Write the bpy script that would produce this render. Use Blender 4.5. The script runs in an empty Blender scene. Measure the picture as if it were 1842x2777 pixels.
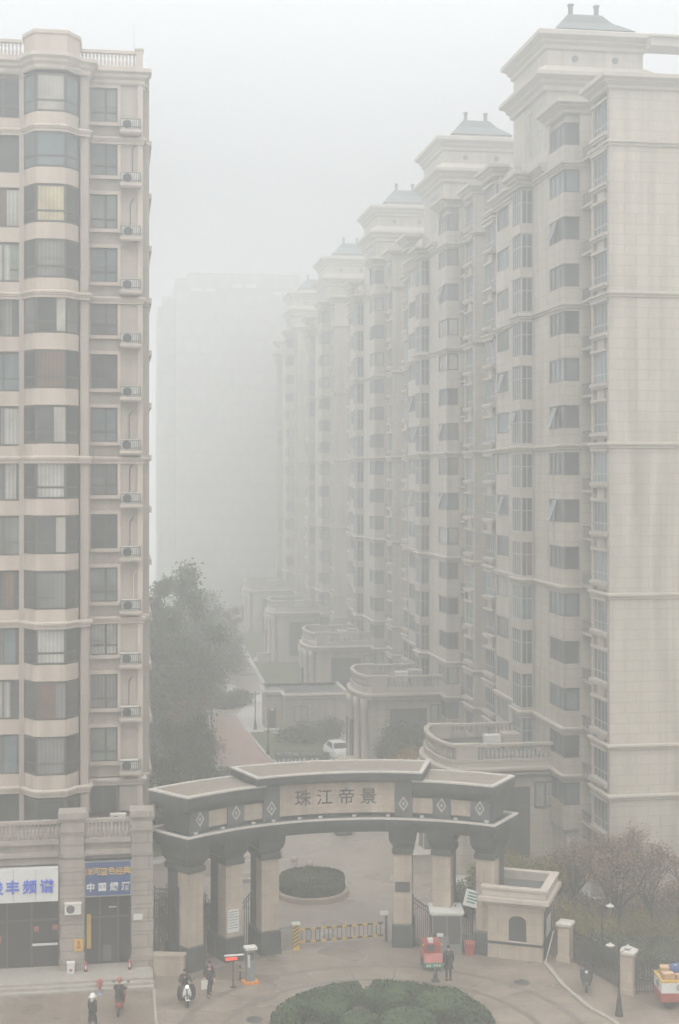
HAZE_D, HAZE_C, HAZE_G, SKY, EXPO, VB, SKY_LO, SKY_HI = .0055, (.975, .998, 1), .72, 8.5, .27, 24, .58, 2.6
import bpy, bmesh, math, random
from mathutils import Matrix, Vector, Euler
random.seed(11)
R = math.radians
sc = bpy.context.scene
col = sc.collection

# ------------------------------------------------------------------ materials
def mat(name, rgb, rough=0.7, var=0.12, scale=1.2, bump=0.0, brick=None, streak=0.0, metal=0.0, spec=0.4, fine=0.0):
    m = bpy.data.materials.new(name); m.use_nodes = True
    nt = m.node_tree; N = nt.nodes; L = nt.links
    b = N['Principled BSDF']
    b.inputs['Roughness'].default_value = rough
    b.inputs['Metallic'].default_value = metal
    b.inputs['Specular IOR Level'].default_value = spec
    geo = N.new('ShaderNodeNewGeometry')
    no = N.new('ShaderNodeTexNoise'); no.inputs['Scale'].default_value = scale
    no.inputs['Detail'].default_value = 6; no.inputs['Roughness'].default_value = 0.65
    L.new(geo.outputs['Position'], no.inputs['Vector'])
    mr = N.new('ShaderNodeMapRange')
    mr.inputs['From Min'].default_value = 0.3; mr.inputs['From Max'].default_value = 0.7
    mr.inputs['To Min'].default_value = 1 - var; mr.inputs['To Max'].default_value = 1 + var
    L.new(no.outputs['Fac'], mr.inputs['Value'])
    last = mr.outputs['Result']
    def mul(a, c):
        k = N.new('ShaderNodeMath'); k.operation = 'MULTIPLY'
        L.new(a, k.inputs[0]); L.new(c, k.inputs[1]); return k.outputs[0]
    if streak:
        mp = N.new('ShaderNodeMapping'); mp.inputs['Scale'].default_value = (1.6, 1.6, 0.09)
        L.new(geo.outputs['Position'], mp.inputs['Vector'])
        n2 = N.new('ShaderNodeTexNoise'); n2.inputs['Scale'].default_value = 1.0; n2.inputs['Detail'].default_value = 5
        L.new(mp.outputs['Vector'], n2.inputs['Vector'])
        m2 = N.new('ShaderNodeMapRange'); m2.inputs['From Min'].default_value = 0.42; m2.inputs['From Max'].default_value = 0.7
        m2.inputs['To Min'].default_value = 1.0; m2.inputs['To Max'].default_value = 1 - streak
        L.new(n2.outputs['Fac'], m2.inputs['Value'])
        last = mul(last, m2.outputs['Result'])
    if fine:
        n3 = N.new('ShaderNodeTexNoise'); n3.inputs['Scale'].default_value = 14; n3.inputs['Detail'].default_value = 3
        L.new(geo.outputs['Position'], n3.inputs['Vector'])
        m3 = N.new('ShaderNodeMapRange'); m3.inputs['From Min'].default_value = 0.3; m3.inputs['From Max'].default_value = 0.7
        m3.inputs['To Min'].default_value = 1 - fine; m3.inputs['To Max'].default_value = 1 + fine
        L.new(n3.outputs['Fac'], m3.inputs['Value'])
        last = mul(last, m3.outputs['Result'])
    if brick:
        bw, bh, mort, dark, horiz = brick
        sx = N.new('ShaderNodeSeparateXYZ'); L.new(geo.outputs['Position'], sx.inputs[0])
        cb = N.new('ShaderNodeCombineXYZ')
        if horiz:
            L.new(sx.outputs[0], cb.inputs[0]); L.new(sx.outputs[1], cb.inputs[1])
        else:
            ad = N.new('ShaderNodeMath'); ad.operation = 'ADD'
            L.new(sx.outputs[0], ad.inputs[0]); L.new(sx.outputs[1], ad.inputs[1])
            L.new(ad.outputs[0], cb.inputs[0]); L.new(sx.outputs[2], cb.inputs[1])
        bk = N.new('ShaderNodeTexBrick')
        bk.inputs['Color1'].default_value = (1, 1, 1, 1); bk.inputs['Color2'].default_value = (.94, .94, .94, 1)
        bk.inputs['Mortar'].default_value = (dark, dark, dark, 1)
        bk.inputs['Scale'].default_value = 1; bk.inputs['Mortar Size'].default_value = mort
        bk.inputs['Brick Width'].default_value = bw; bk.inputs['Row Height'].default_value = bh
        L.new(cb.outputs[0], bk.inputs['Vector'])
        last = mul(last, bk.outputs['Color'])
    mx = N.new('ShaderNodeMix'); mx.data_type = 'RGBA'; mx.blend_type = 'MULTIPLY'
    mx.inputs[0].default_value = 1.0
    mx.inputs[6].default_value = (*rgb, 1)
    L.new(last, mx.inputs[7])
    L.new(mx.outputs[2], b.inputs['Base Color'])
    if bump:
        bp = N.new('ShaderNodeBump'); bp.inputs['Strength'].default_value = bump; bp.inputs['Distance'].default_value = 0.03
        n4 = N.new('ShaderNodeTexNoise'); n4.inputs['Scale'].default_value = 9; n4.inputs['Detail'].default_value = 4
        L.new(geo.outputs['Position'], n4.inputs['Vector'])
        L.new(n4.outputs['Fac'], bp.inputs['Height']); L.new(bp.outputs['Normal'], b.inputs['Normal'])
    return m

def pane_mat(name, base, fold=0.0, rough=0.06):
    """window glass over what hangs behind it (nothing, a curtain with folds, a blind)"""
    m = bpy.data.materials.new(name); m.use_nodes = True
    nt = m.node_tree; N = nt.nodes; L = nt.links; b = N['Principled BSDF']
    b.inputs['Roughness'].default_value = 0.6; b.inputs['Specular IOR Level'].default_value = 0.2
    b.inputs['Coat Weight'].default_value = .5; b.inputs['Coat Roughness'].default_value = rough
    b.inputs['Coat IOR'].default_value = 1.55
    tc = N.new('ShaderNodeNewGeometry')
    no = N.new('ShaderNodeTexNoise'); no.inputs['Scale'].default_value = 0.8; no.inputs['Detail'].default_value = 4
    L.new(tc.outputs['Position'], no.inputs['Vector'])
    mr = N.new('ShaderNodeMapRange'); mr.inputs['From Min'].default_value = .3; mr.inputs['From Max'].default_value = .7
    mr.inputs['To Min'].default_value = .75; mr.inputs['To Max'].default_value = 1.25
    L.new(no.outputs['Fac'], mr.inputs['Value']); last = mr.outputs['Result']
    if fold:
        sx = N.new('ShaderNodeSeparateXYZ'); L.new(tc.outputs['Position'], sx.inputs[0])
        ad = N.new('ShaderNodeMath'); ad.operation = 'ADD'
        L.new(sx.outputs[0], ad.inputs[0]); L.new(sx.outputs[1], ad.inputs[1])
        mu = N.new('ShaderNodeMath'); mu.operation = 'MULTIPLY'; mu.inputs[1].default_value = 30
        L.new(ad.outputs[0], mu.inputs[0])
        si = N.new('ShaderNodeMath'); si.operation = 'SINE'; L.new(mu.outputs[0], si.inputs[0])
        m2 = N.new('ShaderNodeMapRange'); m2.inputs['From Min'].default_value = -1
        m2.inputs['To Min'].default_value = 1 - fold; m2.inputs['To Max'].default_value = 1
        L.new(si.outputs[0], m2.inputs['Value'])
        k = N.new('ShaderNodeMath'); k.operation = 'MULTIPLY'
        L.new(last, k.inputs[0]); L.new(m2.outputs['Result'], k.inputs[1]); last = k.outputs[0]
    mx = N.new('ShaderNodeMix'); mx.data_type = 'RGBA'; mx.blend_type = 'MULTIPLY'; mx.inputs[0].default_value = 1
    mx.inputs[6].default_value = (*base, 1); L.new(last, mx.inputs[7]); L.new(mx.outputs[2], b.inputs['Base Color'])
    return m

def leaf_mat(name, c1, c2, scale=0.9):
    m = bpy.data.materials.new(name); m.use_nodes = True
    nt = m.node_tree; N = nt.nodes; L = nt.links; b = N['Principled BSDF']
    b.inputs['Roughness'].default_value = 0.6; b.inputs['Specular IOR Level'].default_value = 0.25
    g = N.new('ShaderNodeNewGeometry'); no = N.new('ShaderNodeTexNoise')
    no.inputs['Scale'].default_value = scale; no.inputs['Detail'].default_value = 8; no.inputs['Roughness'].default_value = .75
    L.new(g.outputs['Position'], no.inputs['Vector'])
    cr = N.new('ShaderNodeValToRGB'); cr.color_ramp.elements[0].position = .36; cr.color_ramp.elements[1].position = .64
    cr.color_ramp.elements[0].color = (*c1, 1); cr.color_ramp.elements[1].color = (*c2, 1)
    L.new(no.outputs['Fac'], cr.inputs['Fac']); L.new(cr.outputs['Color'], b.inputs['Base Color'])
    return m

M = {}
M['beige'] = mat('beige_render', (0.431, 0.363, 0.306), .8, .07, .5, streak=.18, fine=.04)
M['beige_lt'] = mat('pale_beige_trim', (0.449, 0.385, 0.330), .75, .06, .8, streak=.14)
M['wall_l'] = mat('beige_tile_wall', (0.377, 0.321, 0.277), .75, .06, .4, brick=(.6, .3, .012, .86, False), streak=.16)
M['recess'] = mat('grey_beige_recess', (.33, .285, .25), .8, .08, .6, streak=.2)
M['wall_r'] = mat('cream_stone_tile', (.405, .356, .30), .75, .09, .16, brick=(1.5, .62, .03, .76, False), streak=.28)
M['trim_r'] = mat('cream_moulding', (.365, .322, .272), .75, .06, .5, streak=.10)
M['podium'] = mat('rusticated_granite', (0.306, 0.264, 0.230), .7, .12, 2.5, brick=(9, .68, .03, .55, False), streak=.2, fine=.08)
M['granite'] = mat('warm_granite', (.40, .325, .255), .6, .16, 1.0, brick=(1.4, .65, .018, .75, False), fine=.1, streak=.25)
M['slate'] = mat('dark_slate', (.052, .056, .054), .55, .45, 1.0, brick=(1.1, .42, .02, .7, False), fine=.2, streak=.35)
M['slate_lt'] = mat('grey_slate', (.088, .092, .09), .55, .2, 2.5, fine=.15, streak=.1)
M['gravel'] = mat('roof_gravel', (0.207, 0.176, 0.145), .95, .18, 2, fine=.25)
M['coping'] = mat('weathered_coping', (0.420, 0.386, 0.344), .8, .15, 3, fine=.1)
M['frame_d'] = mat('dark_window_frame', (.075, .068, .062), .5, .1)
M['frame_l'] = mat('white_window_frame', (.33, .33, .32), .45, .06)
M['green_roof'] = mat('green_roof_tile', (.06, .078, .074), .6, .2, 2, brick=(.4, .4, .03, .6, False))
M['paving'] = mat('plaza_granite_setts', (.205, .165, .132), .5, .38, .33, brick=(1.2, .6, .03, .74, True), fine=.12)
M['paving_d'] = mat('dark_paving_band', (0.150, 0.124, 0.104), .55, .2, .8, brick=(.4, .4, .02, .7, True), fine=.12)
M['paving_l'] = mat('forecourt_paving', (.185, .147, .115), .6, .34, .4, brick=(.4, .8, .02, .75, True), fine=.1)
M['paving_b'] = mat('pale_court_paving', (.27, .225, .19), .6, .12, .3, brick=(.8, .8, .02, .8, True), fine=.1)
M['pinkpave'] = mat('pink_brick_paving', (.37, .25, .215), .7, .12, .5, brick=(.3, .15, .02, .75, True), fine=.08)
M['paving_s'] = mat('reddish_paving_strip', (.185, .138, .115), .65, .2, .6, brick=(.4, .2, .02, .75, True), fine=.1)
M['soil'] = mat('bare_soil', (.12, .095, .07), .95, .3, 1.2, fine=.2)
M['lawn'] = mat('winter_lawn', (.085, .10, .045), .95, .3, .8, fine=.3)
M['earth'] = mat('pale_bounce_ground', (.42, .40, .37), .9, .2, .2, fine=.15)  # ground colour raised to bounce light up into the far haze
M['kerb'] = mat('kerb_stone', (.30, .27, .235), .8, .15, 3)
M['iron'] = mat('black_iron', (.022, .022, .023), .5, .2, 4)
M['white'] = mat('white_paint', (.56, .55, .52), .45, .06, 2)
M['offwhite'] = mat('ivory_plastic', (.55, .53, .48), .5, .1, 3)
M['grey'] = mat('grey_metal', (.22, .22, .215), .45, .12, 3, metal=.3)
M['dgrey'] = mat('dark_grey', (.06, .06, .062), .5, .15, 3)
M['black'] = mat('black_cloth', (.014, .015, .017), .85, .25, 5)
M['navy'] = mat('navy_cloth', (.022, .03, .055), .85, .2, 5)
M['rubber'] = mat('tyre_rubber', (.018, .018, .018), .8, .1)
M['red'] = mat('red_paint', (.30, .055, .045), .5, .15, 3)
M['redfade'] = mat('faded_red', (.33, .10, .085), .6, .2, 3)
M['yellow'] = mat('yellow_paint', (.52, .32, .05), .5, .12, 3)
M['gold'] = mat('gold_lettering', (.62, .38, .07), .45, .05)
M['blue'] = mat('blue_sign_face', (.016, .05, .16), .45, .1, 2)
M['bluelet'] = mat('blue_lettering', (.03, .09, .52), .5, .05)
M['greenlet'] = mat('green_lettering', (.03, .35, .10), .5, .05)
M['green'] = mat('green_panel', (.015, .16, .10), .5, .1)
M['orange'] = mat('orange_base', (.62, .22, .03), .55, .15)
M['skin'] = mat('skin', (.42, .25, .18), .6, .05)
M['hair'] = mat('black_hair', (.012, .010, .009), .6, .1)
M['carton'] = mat('brown_cardboard', (.42, .25, .12), .85, .15, 4)
M['bark'] = mat('dark_bark', (.055, .045, .038), .9, .25, 5)
M['led'] = mat('led_board', (.02, .02, .02), .4, .05)
M['steelblue'] = mat('blue_board', (.05, .09, .16), .6, .1)
M['slab'] = mat('far_concrete', (.40, .385, .365), .8, .06, .2, brick=(3, 3, .35, .86, False))
M['slab2'] = mat('far_pale_bands', (.55, .54, .52), .8, .06, .2)
M['shopdark'] = pane_mat('shop_glass', (.022, .022, .02))
M['leaf_tree'] = leaf_mat('tree_leaves', (.06, .078, .04), (.13, .15, .075), 1.0)
M['leaf_dark'] = leaf_mat('dark_leaves', (.032, .042, .024), (.085, .102, .052), 1.5)
M['leaf_brown'] = leaf_mat('brown_leaves', (.085, .05, .033), (.20, .115, .065), 1.4)
M['leaf_box'] = leaf_mat('clipped_box_leaves', (.010, .027, .009), (.048, .082, .024), 1.6)
M['leaf_yel'] = leaf_mat('yellowing_leaves', (.09, .09, .025), (.27, .21, .06), 1.5)
M['leaf_oran'] = leaf_mat('orange_leaves', (.22, .14, .03), (.45, .25, .06), 1.5)
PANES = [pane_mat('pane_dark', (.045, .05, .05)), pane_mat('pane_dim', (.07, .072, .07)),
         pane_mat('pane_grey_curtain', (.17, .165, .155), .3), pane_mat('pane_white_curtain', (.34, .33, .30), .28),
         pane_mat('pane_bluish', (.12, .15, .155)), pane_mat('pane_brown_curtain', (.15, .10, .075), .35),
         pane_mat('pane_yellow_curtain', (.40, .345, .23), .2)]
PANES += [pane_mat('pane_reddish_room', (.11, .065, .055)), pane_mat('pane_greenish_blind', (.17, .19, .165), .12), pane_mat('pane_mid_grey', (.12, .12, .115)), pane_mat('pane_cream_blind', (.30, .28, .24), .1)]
def emit(name, rgb, s):
    m = bpy.data.materials.new(name); m.use_nodes = True; b = m.node_tree.nodes['Principled BSDF']
    b.inputs['Base Color'].default_value = (*rgb, 1); b.inputs['Emission Color'].default_value = (*rgb, 1)
    b.inputs['Emission Strength'].default_value = s; return m
M['redled'] = emit('red_led_light', (.9, .08, .04), .55)
M['headlamp'] = emit('lit_headlamp', (.95, .93, .85), 1.3)

def damp(m, lo=.18, hi=.7):
    nt = m.node_tree; N = nt.nodes; L = nt.links; g = N.new('ShaderNodeNewGeometry'); no = N.new('ShaderNodeTexNoise')
    no.inputs['Scale'].default_value = .22; no.inputs['Detail'].default_value = 5; L.new(g.outputs['Position'], no.inputs['Vector'])
    mr = N.new('ShaderNodeMapRange'); mr.inputs['From Min'].default_value = .38; mr.inputs['From Max'].default_value = .6
    mr.inputs['To Min'].default_value = lo; mr.inputs['To Max'].default_value = hi
    L.new(no.outputs['Fac'], mr.inputs['Value']); L.new(mr.outputs['Result'], N['Principled BSDF'].inputs['Roughness'])
for k in ('paving', 'paving_l', 'paving_b'): damp(M[k])
# ------------------------------------------------------------------ building meshes
W = {}            # where each object's own origin stands in the world
def org(o): return W.get(o.name, Vector((0, 0, 0))) if o else Vector((0, 0, 0))

class MB:
    def __init__(s, m=None): s.v = []; s.f = []; s.mi = []; s.m = m or Matrix.Identity(4); s.cur = 0
    def add(s, vs, fs):
        b = len(s.v); s.v += [s.m @ Vector(p) for p in vs]
        s.f += [tuple(b + i for i in f) for f in fs]; s.mi += [s.cur] * len(fs); return s
    def box(s, x0, x1, y0, y1, z0, z1):
        return s.add([(x0,y0,z0),(x1,y0,z0),(x1,y1,z0),(x0,y1,z0),(x0,y0,z1),(x1,y0,z1),(x1,y1,z1),(x0,y1,z1)],
                     [(0,3,2,1),(4,5,6,7),(0,1,5,4),(1,2,6,5),(2,3,7,6),(3,0,4,7)])
    def prism(s, poly, z0, z1):
        n = len(poly)
        return s.add([(x,y,z0) for x,y in poly] + [(x,y,z1) for x,y in poly],
                     [tuple(range(n-1,-1,-1)), tuple(range(n,2*n))] + [(i,(i+1)%n,n+(i+1)%n,n+i) for i in range(n)])
    def loft(s, rings, caps=True):
        n = len(rings[0]); vs = [p for r in rings for p in r]; fs = []
        for k in range(len(rings)-1):
            for i in range(n): fs.append((k*n+i, k*n+(i+1)%n, (k+1)*n+(i+1)%n, (k+1)*n+i))
        if caps: fs += [tuple(range(n-1,-1,-1)), tuple((len(rings)-1)*n+i for i in range(n))]
        return s.add(vs, fs)
    def lathe(s, prof, cx=0, cy=0, n=12, sx=1, sy=1):
        return s.loft([[(cx+r*sx*math.cos(2*math.pi*i/n), cy+r*sy*math.sin(2*math.pi*i/n), z) for i in range(n)] for r, z in prof])
    def tube(s, p0, p1, r0, r1=None, n=6):
        r1 = r0 if r1 is None else r1
        a, b = Vector(p0), Vector(p1); d = (b-a).normalized()
        u = d.cross(Vector((0,0,1)) if abs(d.z) < .9 else Vector((1,0,0))).normalized(); w = d.cross(u)
        return s.loft([[tuple(c + (u*math.cos(2*math.pi*i/n) + w*math.sin(2*math.pi*i/n))*r) for i in range(n)] for c, r in ((a,r0),(b,r1))])
    def poly(s, pts, r, n=6):
        for a, b in zip(pts, pts[1:]): s.tube(a, b, r, r, n)
        return s
    def ring(s, c, R0, r, axis='x', n=18, k=6):
        vs, fs = [], []
        for i in range(n):
            a = 2*math.pi*i/n
            for j in range(k):
                b = 2*math.pi*j/k; q = R0 + r*math.cos(b); h = r*math.sin(b)
                p = {'x': (h, q*math.cos(a), q*math.sin(a)), 'y': (q*math.cos(a), h, q*math.sin(a)), 'z': (q*math.cos(a), q*math.sin(a), h)}[axis]
                vs.append((c[0]+p[0], c[1]+p[1], c[2]+p[2]))
        for i in range(n):
            for j in range(k): fs.append((i*k+j, ((i+1)%n)*k+j, ((i+1)%n)*k+(j+1)%k, i*k+(j+1)%k))
        return s.add(vs, fs)
    def ball(s, c, rx, ry=None, rz=None, n=10, k=7):
        ry = ry or rx; rz = rz or rx
        rings = []
        for j in range(1, k):
            t = math.pi*j/k - math.pi/2
            rings.append([(c[0]+rx*math.cos(t)*math.cos(2*math.pi*i/n), c[1]+ry*math.cos(t)*math.sin(2*math.pi*i/n), c[2]+rz*math.sin(t)) for i in range(n)])
        return s.loft(rings)
    def seg(s, p0, p1, t0, t1, z0, z1, d0, d1):
        """box along the plan line p0-p1 from t0 to t1 metres, d0..d1 to its left side"""
        a, b = Vector(p0), Vector(p1); e = (b-a).normalized(); nn = Vector((-e.y, e.x))
        q = [a+e*t0+nn*d0, a+e*t1+nn*d0, a+e*t1+nn*d1, a+e*t0+nn*d1]
        return s.prism([tuple(x) for x in q], z0, z1)
    def quad(s, p0, p1, z0, z1, d=0.0):
        a, b = Vector(p0), Vector(p1); e = (b-a).normalized(); nn = Vector((-e.y, e.x))*d
        return s.add([(a.x+nn.x,a.y+nn.y,z0),(b.x+nn.x,b.y+nn.y,z0),(b.x+nn.x,b.y+nn.y,z1),(a.x+nn.x,a.y+nn.y,z1)], [(3,2,1,0)])
    def band(s, pl, prof, closed=False):
        """moulding swept along a plan polyline; prof is a list of (outward, z) from bottom to top"""
        P = [Vector(p) for p in pl]; n = len(P)
        def off(i, d):
            e1 = (P[i]-P[i-1]).normalized() if (i > 0 or closed) else None
            e2 = (P[(i+1)%n]-P[i]).normalized() if (i < n-1 or closed) else None
            e1 = e1 or e2; e2 = e2 or e1
            n1 = Vector((-e1.y, e1.x)); n2 = Vector((-e2.y, e2.x)); m_ = n1+n2
            if m_.length < 1e-6: return P[i]+n1*d
            return P[i] + m_*(d/(1+n1.dot(n2)))
        pr = [(-.02, prof[0][1])] + list(prof) + [(-.02, prof[-1][1])]
        vs, fs = [], []; k = len(pr)
        for i in range(n):
            for d, z in pr:
                q = off(i, d); vs.append((q.x, q.y, z))
        for i in range(n if closed else n-1):
            j = (i+1) % n
            for a in range(k-1): fs.append((i*k+a, i*k+a+1, j*k+a+1, j*k+a))
        if not closed: fs += [tuple(range(k)), tuple((n-1)*k+a for a in range(k-1, -1, -1))]
        return s.add(vs, fs)
    def build(s, name, m, parent=None, smooth=False, loc=None):
        """loc: give the new object its own origin there (world); otherwise it shares its parent's origin"""
        o0 = org(parent); o1 = Vector(loc) if loc is not None else o0
        me = bpy.data.meshes.new(name)
        me.from_pydata([tuple(p - o1) for p in s.v], [], s.f)
        ms = m if isinstance(m, (list, tuple)) else [m]
        for q in ms: me.materials.append(q)
        if len(ms) > 1: me.polygons.foreach_set('material_index', s.mi)
        bm = bmesh.new(); bm.from_mesh(me); bmesh.ops.recalc_face_normals(bm, faces=bm.faces); bm.to_mesh(me); bm.free()
        if smooth: me.polygons.foreach_set('use_smooth', [True]*len(me.polygons))
        o = bpy.data.objects.new(name, me); col.objects.link(o)
        o.location = o1 - o0
        if parent: o.parent = parent
        W[o.name] = o1
        return o

def tag(o, label=None, cat=None, group=None, kind=None):
    if label: o['label'] = label
    if cat: o['category'] = cat
    if group: o['group'] = group
    if kind: o['kind'] = kind
    return o
def thing(name, label, cat, loc=(0,0,0), rz=0.0, group=None):
    o = bpy.data.objects.new(name, None); col.objects.link(o); o.empty_display_size = .3
    o.location = loc; o.rotation_euler = (0, 0, rz); W[o.name] = Vector(loc)
    return tag(o, label, cat, group)
def struct(name, mb, m): return tag(mb.build(name, m), kind='structure')
def kids(o): return [c for c in bpy.data.objects if c.parent == o]
def copy_tree(o, parent=None, pick=None):
    c = o.copy(); col.objects.link(c)
    if parent: c.parent = parent
    for ch in kids(o):
        if pick is None or pick(ch): copy_tree(ch, c)
    return c
def local(parent, name, m, mb, smooth=False):
    """a part given in its (possibly turned) thing's own coordinates"""
    me = bpy.data.meshes.new(name); me.from_pydata([tuple(p) for p in mb.v], [], mb.f)
    ms = m if isinstance(m, (list, tuple)) else [m]
    for q in ms: me.materials.append(q)
    if len(ms) > 1: me.polygons.foreach_set('material_index', mb.mi)
    bm = bmesh.new(); bm.from_mesh(me); bmesh.ops.recalc_face_normals(bm, faces=bm.faces); bm.to_mesh(me); bm.free()
    if smooth: me.polygons.foreach_set('use_smooth', [True]*len(me.polygons))
    o = bpy.data.objects.new(name, me); col.objects.link(o); o.parent = parent; return o
def text_mb(mb, s, h, T, ext=.02, bold=.0):
    """adds the characters of s, h metres high and centred, as solid letters; T takes (x right, y up, z out) to the world"""
    cu = bpy.data.curves.new('letters', 'FONT'); cu.body = s; cu.size = h*1.12
    cu.align_x = 'CENTER'; cu.align_y = 'CENTER'; cu.extrude = ext; cu.offset = bold; cu.resolution_u = 3
    ob = bpy.data.objects.new('letters', cu); col.objects.link(ob)
    bpy.context.view_layer.update()
    me = bpy.data.meshes.new_from_object(ob.evaluated_get(bpy.context.evaluated_depsgraph_get()))
    mb.add([T @ v.co for v in me.vertices], [tuple(p.vertices) for p in me.polygons])
    bpy.data.objects.remove(ob); bpy.data.curves.remove(cu); bpy.data.meshes.remove(me)
    return mb
def facing(p, rz=0.0):
    """letters standing upright at p; rz = 0 faces -Y"""
    return Matrix.Translation(p) @ Matrix.Rotation(rz, 4, 'Z') @ Matrix.Rotation(math.pi/2, 4, 'X')
NTH = ['topmost', 'second from the top', 'third from the top', 'fourth from the top', 'fifth from the top', 'sixth from the top',
       'seventh from the top', 'seventh from the bottom', 'sixth from the bottom', 'fifth from the bottom', 'fourth from the bottom',
       'third from the bottom', 'second from the bottom', 'lowest']

def window(name, segs, z0, z1, divs, transom, fm, pm, parent, loc, proud=.05, back=.07, bar=.07):
    """frame as one part with its glass as a sub-part; segs are plan lines whose left side faces out"""
    f = MB(); g = MB()
    for (p0, p1), nd in zip(segs, divs):
        Ln = (Vector(p1)-Vector(p0)).length
        f.seg(p0, p1, 0, Ln, z0, z0+bar, -back, proud); f.seg(p0, p1, 0, Ln, z1-bar, z1, -back, proud)
        for i in range(nd+1):
            t = Ln*i/nd; t0 = min(max(t-bar/2, 0), Ln-bar)
            f.seg(p0, p1, t0, t0+bar, z0+bar, z1-bar, -back, proud-.004)
        if transom: zt = z0+(z1-z0)*transom; f.seg(p0, p1, bar, Ln-bar, zt-bar/2, zt+bar/2, -back, proud-.012)
        g.quad(p0, p1, z0+.01, z1-.01, -.01)
    fo = f.build(name, fm, parent, loc=loc)
    go = g.build('pane', pm, fo)
    return fo
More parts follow.
